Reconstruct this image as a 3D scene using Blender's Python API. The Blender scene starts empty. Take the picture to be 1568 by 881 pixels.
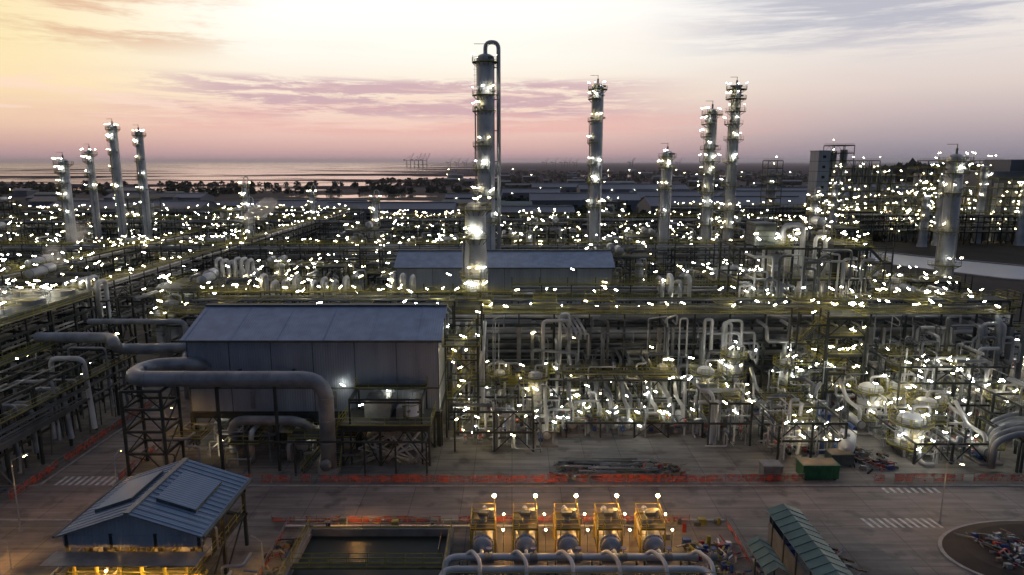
import bpy, math, random
from mathutils import Vector, Matrix
R=random.Random(7)
sc=bpy.context.scene
sc.view_settings.view_transform='Standard'
try: sc.view_settings.look='None'
except: pass
sc.view_settings.exposure=0
def S(r,g,b):
    f=lambda c:(c/255/12.92) if c/255<=.04045 else ((c/255+.055)/1.055)**2.4
    return (f(r),f(g),f(b),1)
# ------------------------------------------------------------------ materials
MATS=[];MI={}
def nodes(name):
    m=bpy.data.materials.new(name);m.use_nodes=True;nt=m.node_tree
    return m,nt,nt.nodes['Principled BSDF']
def reg(key,m): MI[key]=len(MATS);MATS.append(m);return m
def mat(key,col,rough=.6,metal=0,var=.35,scale=.6,bump=0,dirt=None):
    m,nt,p=nodes(key);N=nt.nodes;L=nt.links
    tc=N.new('ShaderNodeTexCoord');n=N.new('ShaderNodeTexNoise');n.inputs['Scale'].default_value=scale;n.inputs['Detail'].default_value=6
    L.new(tc.outputs['Object'],n.inputs['Vector'])
    r=N.new('ShaderNodeValToRGB');r.color_ramp.elements[0].position=.3;r.color_ramp.elements[1].position=.7
    d=dirt or tuple(c*(1-var) for c in col)
    r.color_ramp.elements[0].color=(*d[:3],1);r.color_ramp.elements[1].color=(*[min(1,c*(1+var*.4)) for c in col[:3]],1)
    L.new(n.outputs['Fac'],r.inputs['Fac']);L.new(r.outputs['Color'],p.inputs['Base Color'])
    p.inputs['Roughness'].default_value=rough;p.inputs['Metallic'].default_value=metal
    if bump:
        b=N.new('ShaderNodeBump');b.inputs['Strength'].default_value=bump;n2=N.new('ShaderNodeTexNoise');n2.inputs['Scale'].default_value=scale*8
        L.new(tc.outputs['Object'],n2.inputs['Vector']);L.new(n2.outputs['Fac'],b.inputs['Height']);L.new(b.outputs['Normal'],p.inputs['Normal'])
    return reg(key,m)
def emi(key,col,st):
    m=bpy.data.materials.new(key);m.use_nodes=True;nt=m.node_tree;nt.nodes.clear()
    e=nt.nodes.new('ShaderNodeEmission');e.inputs[0].default_value=(*col,1);e.inputs[1].default_value=st
    o=nt.nodes.new('ShaderNodeOutputMaterial');nt.links.new(e.outputs[0],o.inputs[0])
    return reg(key,m)
mat('pipe',(.27,.285,.30),.42,.3,.4,.5)
mat('piped',(.12,.128,.135),.5,.25,.4,.5)
mat('ins',(.46,.47,.48),.42,.3,.3,.35)
mat('vessel',(.42,.44,.46),.42,.2,.28,.3)
mat('steel',(.035,.042,.038),.65,.1,.4,.8)
mat('steelg',(.10,.12,.115),.6,.1,.4,.8)
mat('galv',(.22,.23,.23),.5,.3,.3,1)
mat('grate',(.07,.073,.062),.75,.2,.3,1)
mat('yel',(.30,.27,.05),.6,0,.35,1)
mat('yelb',(.55,.40,.05),.55,0,.3,1)
mat('conc',(.25,.235,.215),.85,0,.35,.4,.1)
mat('fire',(.20,.20,.195),.9,0,.3,.6)
mat('red',(.3,.04,.03),.5,0,.3,1)
mat('blue',(.03,.07,.22),.5,0,.3,1)
mat('green',(.02,.12,.05),.5,0,.3,1)
mat('teal',(.05,.12,.12),.5,.1,.35,.5)
mat('white',(.7,.7,.69),.45,0,.15,.6)
mat('dark',(.02,.02,.022),.8)
mat('rub',(.02,.02,.02),.9)
mat('wood',(.22,.16,.10),.8)
mat('soil',(.055,.042,.032),.95,0,.5,.25,.5)
mat('kerb',(.34,.33,.31),.8,0,.3,1)
mat('paint',(.6,.6,.58),.7,0,.45,1.5)
mat('farw',(.17,.18,.20),.7,0,.25,.02)
mat('farr',(.17,.19,.22),.6,0,.3,.02)
mat('leaf',(.03,.042,.02),.9,0,.5,.05)
SILT=mat('silty_water',(.46,.50,.56),.35,0,.15,.02)
emi('lw',(1,.95,.80),78)
emi('ly',(1,.80,.44),74)
emi('lwf',(1,.95,.80),52)
emi('lyf',(1,.80,.44),48)
emi('lo',(1,.50,.12),420)
def cladding(key,c,ax,rough=.45):
    m,nt,p=nodes(key);N=nt.nodes;L=nt.links
    tc=N.new('ShaderNodeTexCoord');w=N.new('ShaderNodeTexWave');w.bands_direction=ax
    w.inputs['Scale'].default_value=.9;w.inputs['Distortion'].default_value=0
    L.new(tc.outputs['Object'],w.inputs['Vector'])
    b=N.new('ShaderNodeBump');b.inputs['Strength'].default_value=.5;b.inputs['Distance'].default_value=.06
    L.new(w.outputs['Fac'],b.inputs['Height']);L.new(b.outputs['Normal'],p.inputs['Normal'])
    mp=N.new('ShaderNodeMapping');mp.inputs['Scale'].default_value=(.5,.5,.09) if ax=='X' else (.3,.06,.3)
    n=N.new('ShaderNodeTexNoise');n.inputs['Scale'].default_value=1.2;n.inputs['Detail'].default_value=7
    L.new(tc.outputs['Object'],mp.inputs[0]);L.new(mp.outputs[0],n.inputs['Vector'])
    r=N.new('ShaderNodeValToRGB');r.color_ramp.elements[0].position=.3;r.color_ramp.elements[1].position=.72
    r.color_ramp.elements[0].color=(*[x*.78 for x in c],1);r.color_ramp.elements[1].color=(*[x*1.1 for x in c],1)
    L.new(n.outputs['Fac'],r.inputs[0]);L.new(r.outputs[0],p.inputs['Base Color'])
    p.inputs['Roughness'].default_value=rough;p.inputs['Metallic'].default_value=.1
    return reg(key,m)
cladding('clad',(.27,.31,.37),'X',.55)
cladding('roof',(.27,.34,.45),'X',.5)
cladding('roofb',(.16,.24,.35),'Y',.45)
m,nt,p=nodes('net');N=nt.nodes;L=nt.links
p.inputs['Base Color'].default_value=(.60,.10,.05,1);p.inputs['Roughness'].default_value=.7
tc=N.new('ShaderNodeTexCoord');n=N.new('ShaderNodeTexNoise');n.inputs['Scale'].default_value=1.1;n.inputs['Detail'].default_value=4
r=N.new('ShaderNodeMapRange');r.inputs['From Min'].default_value=.35;r.inputs['From Max'].default_value=.65;r.inputs['To Min'].default_value=.25;r.inputs['To Max'].default_value=.8
L.new(tc.outputs['Object'],n.inputs['Vector']);L.new(n.outputs['Fac'],r.inputs[0]);L.new(r.outputs[0],p.inputs['Alpha']);reg('net',m)
# ------------------------------------------------------------------ mesh builder
class B:
    far=False;LP=.52
    def __init__(s): s.v=[];s.f=[];s.m=[];s.s=[]
    def quad(s,pts,m,sm=0):
        i=len(s.v);s.v+= [tuple(p) for p in pts];s.f.append(tuple(range(i,i+len(pts))));s.m.append(MI[m]);s.s.append(sm)
    def beam(s,p0,p1,w,h,m,caps=True):
        p0=Vector(p0);p1=Vector(p1);d=p1-p0
        if d.length<1e-6:return
        d.normalize();up=Vector((0,0,1)) if abs(d.z)<.95 else Vector((0,1,0))
        a=d.cross(up).normalized();c=a.cross(d);a=a*(w/2);c=c*(h/2);i=len(s.v)
        for p in (p0,p1): s.v+=[tuple(p-a-c),tuple(p+a-c),tuple(p+a+c),tuple(p-a+c)]
        F=[(i,i+1,i+5,i+4),(i+1,i+2,i+6,i+5),(i+2,i+3,i+7,i+6),(i+3,i,i+4,i+7)]
        if caps:F+=[(i+3,i+2,i+1,i),(i+4,i+5,i+6,i+7)]
        s.f+=F;s.m+=[MI[m]]*len(F);s.s+=[0]*len(F)
    def box(s,x0,x1,y0,y1,z0,z1,m):
        i=len(s.v);s.v+=[(x0,y0,z0),(x1,y0,z0),(x1,y1,z0),(x0,y1,z0),(x0,y0,z1),(x1,y0,z1),(x1,y1,z1),(x0,y1,z1)]
        s.f+=[(i,i+1,i+5,i+4),(i+1,i+2,i+6,i+5),(i+2,i+3,i+7,i+6),(i+3,i,i+4,i+7),(i+3,i+2,i+1,i),(i+4,i+5,i+6,i+7)]
        s.m+=[MI[m]]*6;s.s+=[0]*6
    def rev(s,o,ax,prof,m,seg=16):
        o=Vector(o);ax=Vector(ax).normalized();u=ax.cross(Vector((0,0,1)) if abs(ax.z)<.9 else Vector((1,0,0))).normalized();w=ax.cross(u)
        i=len(s.v);cs=[(math.cos(2*math.pi*k/seg),math.sin(2*math.pi*k/seg)) for k in range(seg)]
        for r,t in prof:
            for c,q in cs: s.v.append(tuple(o+ax*t+u*(r*c)+w*(r*q)))
        for j in range(len(prof)-1):
            for k in range(seg):
                k2=(k+1)%seg;a=i+j*seg
                s.f.append((a+k,a+k2,a+seg+k2,a+seg+k));s.m.append(MI[m]);s.s.append(1)
        for j in (0,len(prof)-1):
            if prof[j][0]>.01:
                s.f.append(tuple(i+j*seg+k for k in range(seg)));s.m.append(MI[m]);s.s.append(0)
    def cyl(s,p0,p1,r,m,seg=12):
        d=Vector(p1)-Vector(p0);s.rev(p0,d,[(r,0),(r,d.length)],m,seg)
    def pipe(s,pts,r,m,seg=8,bend=None):
        P=[Vector(p) for p in pts];bend=bend or max(.3,3*r);C=[P[0]]
        for k in range(1,len(P)-1):
            a=P[k-1]-P[k];b=P[k+1]-P[k];la,lb=a.length,b.length
            if la<1e-4 or lb<1e-4: continue
            q=min(bend,la*.49,lb*.49);a=P[k]+a/la*q;b=P[k]+b/lb*q;n=5
            for t in range(n+1):
                t/=n;C.append(a*(1-t)**2+P[k]*2*t*(1-t)+b*t*t)
        C.append(P[-1]);i=len(s.v);u=None;K=len(C)
        for k in range(K):
            d=(C[min(k+1,K-1)]-C[max(k-1,0)])
            if d.length<1e-6:d=Vector((0,0,1))
            d.normalize()
            if u is None: u=d.cross(Vector((0,0,1)) if abs(d.z)<.9 else Vector((1,0,0))).normalized()
            else:
                u=u-d*u.dot(d);u=u.normalized() if u.length>1e-4 else d.orthogonal().normalized()
            w=d.cross(u)
            for q in range(seg):
                an=2*math.pi*q/seg;s.v.append(tuple(C[k]+u*(r*math.cos(an))+w*(r*math.sin(an))))
        for k in range(K-1):
            for q in range(seg):
                q2=(q+1)%seg;a=i+k*seg;s.f.append((a+q,a+q2,a+seg+q2,a+seg+q));s.m.append(MI[m]);s.s.append(1)
        for e in (0,K-1):
            s.f.append(tuple(i+e*seg+q for q in range(seg)));s.m.append(MI[m]);s.s.append(0)
    def lamp(s,x,y,z,pole=2.0,sc=1.,k=None,az=None):
        if R.random()>B.LP: return
        az=(R.choice([0,.12,.9,1.1,.5])*math.pi+R.uniform(-.3,.3)) if az is None else az
        t=R.uniform(.15,.6);l=R.uniform(.2,.58)*sc
        d=Vector((math.cos(az)*math.cos(t),math.sin(az)*math.cos(t),math.sin(t)))
        if pole: s.beam((x,y,z-pole),(x,y,z),.07,.07,'galv',False)
        c=Vector((x,y,z));k=k or ('ly' if R.random()<.42 else 'lw')
        if B.far and len(k)==2 and k!='lo': k+='f'
        w=R.uniform(.12,.24)
        s.beam(c-d*l,c+d*l,w*sc,.14*sc,k,False)
        s.beam(c-d*l+Vector((0,0,.15*sc)),c+d*l+Vector((0,0,.15*sc)),.26*sc,.05,'galv')
    def rail(s,p0,p1,m='yel',step=1.8):
        p0=Vector(p0);p1=Vector(p1);n=max(1,int((p1-p0).length/step))
        for h in (.55,1.1): s.beam(p0+Vector((0,0,h)),p1+Vector((0,0,h)),.05,.05,m)
        s.beam(p0+Vector((0,0,.08)),p1+Vector((0,0,.08)),.02,.14,m)
        for k in range(n+1):
            q=p0.lerp(p1,k/n);s.beam(q,q+Vector((0,0,1.1)),.05,.05,m)
    def plat(s,x0,x1,y0,y1,z,m='yel',sides='nsew'):
        s.box(x0,x1,y0,y1,z-.12,z,'grate')
        if 's' in sides:s.rail((x0,y0,z),(x1,y0,z),m)
        if 'n' in sides:s.rail((x0,y1,z),(x1,y1,z),m)
        if 'w' in sides:s.rail((x0,y0,z),(x0,y1,z),m)
        if 'e' in sides:s.rail((x1,y0,z),(x1,y1,z),m)
    def ring(s,x,y,z,r,w,a0,a1,m='yel'):
        n=max(3,int((a1-a0)/.4));P=[]
        for k in range(n+1):
            a=a0+(a1-a0)*k/n;P.append((math.cos(a),math.sin(a)))
        o=r+w
        for k in range(n):
            (c,q),(c2,q2)=P[k],P[k+1]
            for z_ in (z,z-.12): s.quad([(x+c*r,y+q*r,z_),(x+c*o,y+q*o,z_),(x+c2*o,y+q2*o,z_),(x+c2*r,y+q2*r,z_)],'grate')
            for h in (.0,.55,1.1): s.beam((x+c*o,y+q*o,z+h),(x+c2*o,y+q2*o,z+h),.06,.06 if h else .2,m)
        for c,q in P:
            s.beam((x+c*o,y+q*o,z),(x+c*o,y+q*o,z+1.1),.06,.06,m);s.beam((x+c*r,y+q*r,z-1.1),(x+c*o,y+q*o,z-.1),.08,.08,'steelg')
    def ladder(s,x,y,z0,z1,nx=0,ny=-1,m='yel'):
        px,py=-ny*.25,nx*.25
        for q in (-1,1): s.beam((x+q*px,y+q*py,z0),(x+q*px,y+q*py,z1+1),.06,.06,m)
        z=z0
        while z<z1: s.beam((x-px,y-py,z),(x+px,y+py,z),.03,.03,m);z+=.6
        z=z0+2.2
        while z<z1+1:
            pts=[(x+px*1.4,y+py*1.4,z),(x+px*1.4+nx*.7,y+py*1.4+ny*.7,z),(x-px*1.4+nx*.7,y-py*1.4+ny*.7,z),(x-px*1.4,y-py*1.4,z)]
            for a,b in zip(pts,pts[1:]): s.beam(a,b,.04,.04,m)
            z+=1.5
    def stair(s,p0,p1,w=.9,m='yel'):
        p0=Vector(p0);p1=Vector(p1);d=(p1-p0);h=Vector((d.x,d.y,0)).normalized();a=Vector((-h.y,h.x,0))*w/2
        for q in (-1,1):
            s.beam(p0+a*q,p1+a*q,.06,.25,'steelg')
            for hh in (.55,1.05): s.beam(p0+a*q+Vector((0,0,hh)),p1+a*q+Vector((0,0,hh)),.05,.05,m)
            for k in range(4):
                t=p0.lerp(p1,k/3)+a*q;s.beam(t,t+Vector((0,0,1.05)),.05,.05,m)
        n=max(3,int(d.z/.22))
        for k in range(n):
            t=p0.lerp(p1,(k+.5)/n);s.beam(t-a,t+a,.25,.04,'grate')
    def stairtower(s,x,y,z,W=5,D=2.6,m='yel',step=3.0,lampp=1):
        n=int(z/step)
        for cx in (x,x+W):
            for cy in (y,y+D): s.beam((cx,cy,0),(cx,cy,z+1),.22,.22,'steel')
        for k in range(n):
            a,b=k*step,(k+1)*step;yy=y+D*.27 if k%2==0 else y+D*.73
            xa,xb=(x+.9,x+W-.9) if k%2==0 else (x+W-.9,x+.9)
            s.stair((xa,yy,a),(xb,yy,b),.9,m)
            lx0,lx1=(x+W-.9,x+W) if k%2==0 else (x,x+.9)
            s.plat(lx0,lx1,y,y+D,b,m,'ns'+('e' if k%2==0 else 'w'))
            for cy in (y,y+D): s.beam((x,cy,b-.2),(x+W,cy,b-.2),.12,.2,'steel')
            if lampp and R.random()<.85: s.lamp(R.uniform(x,x+W),y-.15,b+2,0,.8)
            if k%2: s.beam((x,y,a),(x+W,y,b),.08,.08,'steel')
    def frame(s,xs,ys,zs,m='steel',cw=.3,bh=.35,brace=.3):
        for x in xs:
            for y in ys: s.beam((x,y,0),(x,y,zs[-1]),cw,cw,m)
        for z in zs:
            for y in ys: s.beam((xs[0],y,z-bh/2-.01),(xs[-1],y,z-bh/2-.01),cw*.7,bh,m)
            for x in xs: s.beam((x,ys[0],z-bh/2),(x,ys[-1],z-bh/2),cw*.7,bh,m)
        zz=[0]+list(zs)
        for y in (ys[0],ys[-1]):
            for i in range(len(xs)-1):
                for j in range(len(zs)):
                    if R.random()<brace:
                        xm=(xs[i]+xs[i+1])/2
                        s.beam((xs[i],y,zz[j]),(xm,y,zz[j+1]-.3),.14,.14,m);s.beam((xs[i+1],y,zz[j]),(xm,y,zz[j+1]-.3),.14,.14,m)
    def vvessel(s,x,y,z0,r,h,m='vessel',np=1,skirt=1.2,seg=20,lamps=3,pm='yel'):
        s.cyl((x,y,z0),(x,y,z0+skirt),r*.97,'conc',seg)
        z=z0+skirt;pr=[(r,0)]+[(r*math.cos(a),h+r*.5*math.sin(a)) for a in (0,.4,.8,1.15,1.45)]+[(.005,h+r*.5)]
        s.rev((x,y,z),(0,0,1),pr,m,seg)
        t=1.5
        while t<h: s.rev((x,y,z+t),(0,0,1),[(r+.015,0),(r+.03,.02),(r+.03,.1),(r+.015,.12)],'galv',seg);t+=R.uniform(1.8,3)
        s.pipe([(x,y,z+h+r*.4),(x,y,z+h+r*.5+1),(x+r+.6,y,z+h+r*.5+1),(x+r+.6,y,z0+.5)],max(.1,r*.13),'ins')
        for k in range(np):
            a=R.uniform(0,6);zp=z+h-.3-k*3.2
            s.ring(x,y,zp,r+.05,1.0,a if k else 0,(a+4) if k else 2*math.pi,pm)
            for q in range(lamps):
                b=R.uniform(0,6.3) if q else -1.6;s.lamp(x+(r+1)*math.cos(b),y+(r+1)*math.sin(b),zp+2,2,.8)
        s.ladder(x-r*.6,y-r-.25,z0,z+h-.3)
        for k in range(3):
            zz=z+R.uniform(.5,h*.8);a=R.uniform(3.4,6);s.cyl((x,y,zz),(x+(r+.5)*math.cos(a),y+(r+.5)*math.sin(a),zz),r*.16,'galv',8)
    def hvessel(s,x,y,z,r,l,ax='y',m='ins',seg=18):
        d=Vector((0,1,0)) if ax=='y' else Vector((1,0,0));o=Vector((x,y,z))-d*(l/2)
        s.rev(o,d,[(.01,-r*.45),(r*.6,-r*.36),(r*.9,-r*.15),(r,0),(r,l),(r*.9,l+r*.15),(r*.6,l+r*.36),(.01,l+r*.45)],m,seg)
        for t in (.0,l): s.rev(o+d*(t-.07),d,[(r+.09,0),(r+.09,.14)],'galv',seg)
        for t in (.2,.8):
            c=o+d*(l*t);w=(r*.8,.15) if ax=='y' else (.15,r*.8)
            s.box(c.x-w[0],c.x+w[0],c.y-w[1],c.y+w[1],0 if z<4 else z-r-.5,z-r*.6,'conc')
    def obj(s,name,loc=(0,0,0),rz=0,parent=None):
        me=bpy.data.meshes.new(name);me.from_pydata(s.v,[],s.f)
        used=sorted(set(s.m));rm={u:i for i,u in enumerate(used)}
        for u in used: me.materials.append(MATS[u])
        me.polygons.foreach_set('material_index',[rm[q] for q in s.m]);me.polygons.foreach_set('use_smooth',[bool(q) for q in s.s]);me.update()
        return place(name,me,loc,rz)
def place(name,me,loc=(0,0,0),rz=0,sc_=1):
    o=bpy.data.objects.new(name,me);o.location=loc;o.rotation_euler=(0,0,rz);o.scale=(sc_,)*3;sc.collection.objects.link(o);return o
U=R.uniform
# ------------------------------------------------------------------ ground
def sheet(name,pts,z,m):
    me=bpy.data.meshes.new(name);me.from_pydata([(x,y,z) for x,y in pts],[],[tuple(range(len(pts)))]);me.materials.append(m)
    return place(name,me)
def gm(name,ca,cb,scale,rough,joint=None,far=False):
    m,nt,p=nodes(name);N=nt.nodes;L=nt.links;tc=N.new('ShaderNodeTexCoord')
    n=N.new('ShaderNodeTexNoise');n.inputs['Scale'].default_value=scale;n.inputs['Detail'].default_value=9;n.inputs['Roughness'].default_value=.65
    L.new(tc.outputs['Object'],n.inputs['Vector'])
    r=N.new('ShaderNodeValToRGB');r.color_ramp.elements[0].position=.35;r.color_ramp.elements[1].position=.66
    r.color_ramp.elements[0].color=(*ca,1);r.color_ramp.elements[1].color=(*cb,1);L.new(n.outputs['Fac'],r.inputs[0]);col=r.outputs[0]
    if joint:
        k=N.new('ShaderNodeTexBrick');k.offset=0;k.inputs['Scale'].default_value=1;k.inputs['Brick Width'].default_value=joint[0];k.inputs['Row Height'].default_value=joint[1]
        k.inputs['Mortar Size'].default_value=.05;k.inputs['Color1'].default_value=(1,1,1,1);k.inputs['Color2'].default_value=(.84,.84,.84,1);k.inputs['Mortar'].default_value=(.5,.5,.5,1)
        L.new(tc.outputs['Object'],k.inputs['Vector'])
        n3=N.new('ShaderNodeTexNoise');n3.inputs['Scale'].default_value=.9;n3.inputs['Detail'].default_value=5
        mp=N.new('ShaderNodeMapping');mp.inputs['Scale'].default_value=(.12,1.3,1);L.new(tc.outputs['Object'],mp.inputs[0]);L.new(mp.outputs[0],n3.inputs['Vector'])
        mr=N.new('ShaderNodeMapRange');mr.inputs['From Min'].default_value=.3;mr.inputs['From Max'].default_value=.7;mr.inputs['To Min'].default_value=.62;mr.inputs['To Max'].default_value=1.15;L.new(n3.outputs['Fac'],mr.inputs[0])
        n4=N.new('ShaderNodeTexNoise');n4.inputs['Scale'].default_value=.35;n4.inputs['Detail'].default_value=4;L.new(tc.outputs['Object'],n4.inputs['Vector'])
        m4=N.new('ShaderNodeMapRange');m4.inputs['From Min'].default_value=.56;m4.inputs['From Max'].default_value=.68;m4.inputs['To Min'].default_value=1;m4.inputs['To Max'].default_value=.55;L.new(n4.outputs['Fac'],m4.inputs[0])
        mm=N.new('ShaderNodeMath');mm.operation='MULTIPLY';L.new(mr.outputs[0],mm.inputs[0]);L.new(m4.outputs[0],mm.inputs[1])
        x=N.new('ShaderNodeMix');x.data_type='RGBA';x.blend_type='MULTIPLY';x.inputs[0].default_value=1;L.new(col,x.inputs[6]);L.new(k.outputs['Color'],x.inputs[7])
        x2=N.new('ShaderNodeVectorMath');x2.operation='SCALE';L.new(x.outputs[2],x2.inputs[0]);L.new(mm.outputs[0],x2.inputs['Scale']);col=x2.outputs[0]
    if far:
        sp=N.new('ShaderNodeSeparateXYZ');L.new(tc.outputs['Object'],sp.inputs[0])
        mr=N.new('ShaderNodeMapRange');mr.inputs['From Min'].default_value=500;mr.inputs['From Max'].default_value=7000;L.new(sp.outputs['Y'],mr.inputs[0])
        x=N.new('ShaderNodeMix');x.data_type='RGBA';L.new(mr.outputs[0],x.inputs[0]);L.new(col,x.inputs[6]);x.inputs[7].default_value=(.22,.19,.23,1);col=x.outputs[2]  # aerial haze painted into the soil colour, stronger with distance
    L.new(col,p.inputs['Base Color']);p.inputs['Roughness'].default_value=rough
    p.inputs['Specular IOR Level'].default_value=.15 if far else .4
    return m
G=gm('ground_soil_painted_haze',(.035,.034,.03),(.10,.085,.07),.012,1,far=True)
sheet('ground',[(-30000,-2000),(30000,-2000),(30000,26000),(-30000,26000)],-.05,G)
PV=gm('plant_concrete',(.13,.122,.11),(.26,.245,.22),.09,.75,(5,5))
sheet('plant_paving',[(-150,30),(118,30),(122,210),(112,290),(100,420),(-210,420),(-210,120)],0,PV)
RD=gm('road_concrete',(.19,.163,.148),(.30,.262,.236),.12,.65,(6,3.9))
sheet('road',[(-140,71.6),(43,71.6),(46,50),(60,50),(62,71.6),(130,71.6),(130,79.4),(-50.5,79.4),(-50.5,116),(-59,116),(-59,79.4),(-140,79.4)],.006,RD)
def water(name,rough,mask=False,tint=(.03,.032,.035),bump=.12):
    m,nt,p=nodes(name);N=nt.nodes;L=nt.links;tc=N.new('ShaderNodeTexCoord')
    p.inputs['Base Color'].default_value=(*tint,1);p.inputs['Roughness'].default_value=rough
    n=N.new('ShaderNodeTexNoise');n.inputs['Scale'].default_value=.15;b=N.new('ShaderNodeBump');b.inputs['Strength'].default_value=bump;b.inputs['Distance'].default_value=.3
    L.new(tc.outputs['Object'],n.inputs['Vector']);L.new(n.outputs['Fac'],b.inputs['Height']);L.new(b.outputs['Normal'],p.inputs['Normal'])
    if mask:
        mp=N.new('ShaderNodeMapping');mp.inputs['Scale'].default_value=(1/900,1/260,1);q=N.new('ShaderNodeTexNoise');q.inputs['Scale'].default_value=1;q.inputs['Detail'].default_value=8;q.inputs['Roughness'].default_value=.6
        L.new(tc.outputs['Object'],mp.inputs[0]);L.new(mp.outputs[0],q.inputs['Vector'])
        sp=N.new('ShaderNodeSeparateXYZ');L.new(tc.outputs['Object'],sp.inputs[0])
        a=N.new('ShaderNodeMapRange');a.inputs['From Min'].default_value=1000;a.inputs['From Max'].default_value=4500;a.inputs['To Min'].default_value=-.01;a.inputs['To Max'].default_value=.07;L.new(sp.outputs['Y'],a.inputs[0])
        dv=N.new('ShaderNodeMath');dv.operation='DIVIDE';L.new(sp.outputs['X'],dv.inputs[0]);L.new(sp.outputs['Y'],dv.inputs[1])
        c=N.new('ShaderNodeMapRange');c.inputs['From Min'].default_value=-.2;c.inputs['From Max'].default_value=.05;c.inputs['To Min'].default_value=0;c.inputs['To Max'].default_value=-.3;L.new(dv.outputs[0],c.inputs[0])
        s1=N.new('ShaderNodeMath');L.new(q.outputs['Fac'],s1.inputs[0]);L.new(a.outputs[0],s1.inputs[1])
        s2=N.new('ShaderNodeMath');L.new(s1.outputs[0],s2.inputs[0]);L.new(c.outputs[0],s2.inputs[1])
        st=N.new('ShaderNodeMapRange');st.inputs['From Min'].default_value=.48;st.inputs['From Max'].default_value=.5;L.new(s2.outputs[0],st.inputs[0])
        d=N.new('ShaderNodeBsdfDiffuse');d.inputs[0].default_value=(.09,.072,.075,1)
        mx=N.new('ShaderNodeMixShader');L.new(st.outputs[0],mx.inputs[0]);L.new(d.outputs[0],mx.inputs[1]);L.new(p.outputs[0],mx.inputs[2])
        L.new(mx.outputs[0],N['Material Output'].inputs[0])
    return m
W1=water('tidal_flats',.12,True,bump=0);W2=water('river_water',.08,bump=0)
sheet('estuary_water',[(-20000,950),(-300,950),(300,1400),(9000,1800),(20000,25000),(-25000,25000)],.1,W1)
def blob(name,x0,x1,yc,h,m,z=.2,n=24):
    top=[];bot=[]
    for i in range(n+1):
        t=i/n;x=x0+(x1-x0)*t;e=math.sin(math.pi*t)**.5
        top.append((x,yc+h*e*U(.3,.6)));bot.append((x,yc-h*e*U(.3,.6)))
    sheet(name,top+bot[::-1],z,m)
blob('river_water',180,640,1950,420,W2);blob('river_water',-560,-20,1750,330,W2,.3);blob('river_water',-900,-300,1350,90,W2,.35)
blob('drainage_pond',-265,-85,800,70,W2,.3);blob('drainage_pond',-210,-80,700,26,W2,.3);blob('drainage_pond',-60,120,980,40,W2,.3);blob('drainage_pond',-700,-420,1050,60,W2,.3)
blob('river_water',640,1500,1900,160,W2,.25);blob('drainage_pond',-520,-330,900,30,W2,.3);blob('drainage_pond',-170,-90,590,14,W2,.3)
sheet('canal_water',[(126,306),(146,268),(170,232),(300,158),(330,182),(200,260),(174,290),(154,322)],.05,SILT)
b=B()
for a,c in (((126,306),(146,268)),((146,268),(170,232)),((170,232),(300,158)),((330,182),(200,260)),((200,260),(174,290)),((174,290),(154,322))): b.beam((*a,.2),(*c,.2),1.6,.5,'conc')
b.obj('canal_embankment')
# ------------------------------------------------------------------ rack prototype (along X)
def rack(L_,W=9,levels=(6,8.5,11,13.5),seed=1,lampstep=4,rail_m='yel',dens=1.,colm='steel',cat=True,pm=('pipe','piped','ins','piped','piped')):
    R.seed(seed);b=B();n=int(L_/6);xs=[i*L_/n for i in range(n+1)];zs=list(levels)
    b.frame(xs,[0,W],zs,colm,.35,.4,.12)
    for x in xs: b.beam((x,W/2,0),(x,W/2,zs[-1]),.3,.3,colm)
    for z in zs:
        y=.6
        while y<W-.5:
            r=R.choice([.08,.1,.14,.18,.25,.3,.42]);y+=r
            if R.random()<.8*dens:
                a,c=0,L_
                if R.random()<.45: a=U(0,L_*.7);c=min(L_,a+U(12,L_*.6))
                mm=R.choice(pm)
                pts=[(a,y,z+r)];x=a
                while x<c-16:
                    x+=U(12,40)
                    if x<c-5 and R.random()<.4:
                        hh=U(.8,2);pts+=[(x,y,z+r),(x,y,z+r+hh),(x+2.5,y,z+r+hh),(x+2.5,y,z+r)];x+=3
                pts.append((c,y,z+r));b.pipe(pts,r,mm,7)
            y+=r+U(.12,.5)
    T=zs[-1]+2
    if cat:
        for x in xs:
            for y in (0,W): b.beam((x,y,zs[-1]),(x,y,T),.2,.2,colm)
        b.plat(0,L_,-.2,1.0,T,rail_m,'ns')
    x=U(0,3)
    while x<L_:
        for y in (-.1,W):
            if R.random()<.8: b.lamp(x+U(-1,1),y,T+U(.4,2),2)
        if R.random()<.4: b.lamp(x,U(0,W),R.choice(zs)+1.5,0,.8)
        x+=lampstep
    return b
B.far=True
rk=rack(60,9,seed=11,lampstep=4.5).obj('pipe_rack',(-60,128,0)).data
rk2=rack(60,9,seed=12,lampstep=6).obj('pipe_rack',(0,136,0)).data
B.far=False
# ------------------------------------------------------------------ main rack
R.seed(3);b=B();x0,x1=-58,84;n=24;xs=[x0+(x1-x0)*i/n for i in range(n+1)]
b.frame(xs,[112,118,124],[4.6,7.4,10.2,13],'steel',.4,.4,.1)
for x in xs[::2]:
    b.box(x-.35,x+.35,111.5,112.2,0,12.6,'fire');b.box(x+2.0,x+2.5,111.5,112.2,0,12.6,'fire')
for x in xs:
    for y in (112,124): b.beam((x,y,13),(x,y,15),.25,.25,'steel')
for z in (4.6,7.4,10.2,13):
    y=112.5
    while y<123.5:
        r=R.choice([.1,.14,.2,.28,.36,.45]);y+=r
        if R.random()<.85:
            a=x0 if R.random()<.5 else U(x0,40);c=x1 if R.random()<.5 else min(x1,a+U(20,80))
            b.pipe([(a,y,z+r),(c,y,z+r)],r,R.choice(['pipe','piped','ins','piped']),8)
        y+=r+U(.1,.4)
b.plat(x0,x1,111.3,113,15,'yel','ns');b.plat(x0,x1,123,124.6,15,'yel','ns')
for z in (15.4,15.2):
    for y in U(114,116),U(117,119),U(120,122): b.pipe([(x0,y,z),(x1,y,z)],U(.12,.3),'piped')
x=x0
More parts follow.
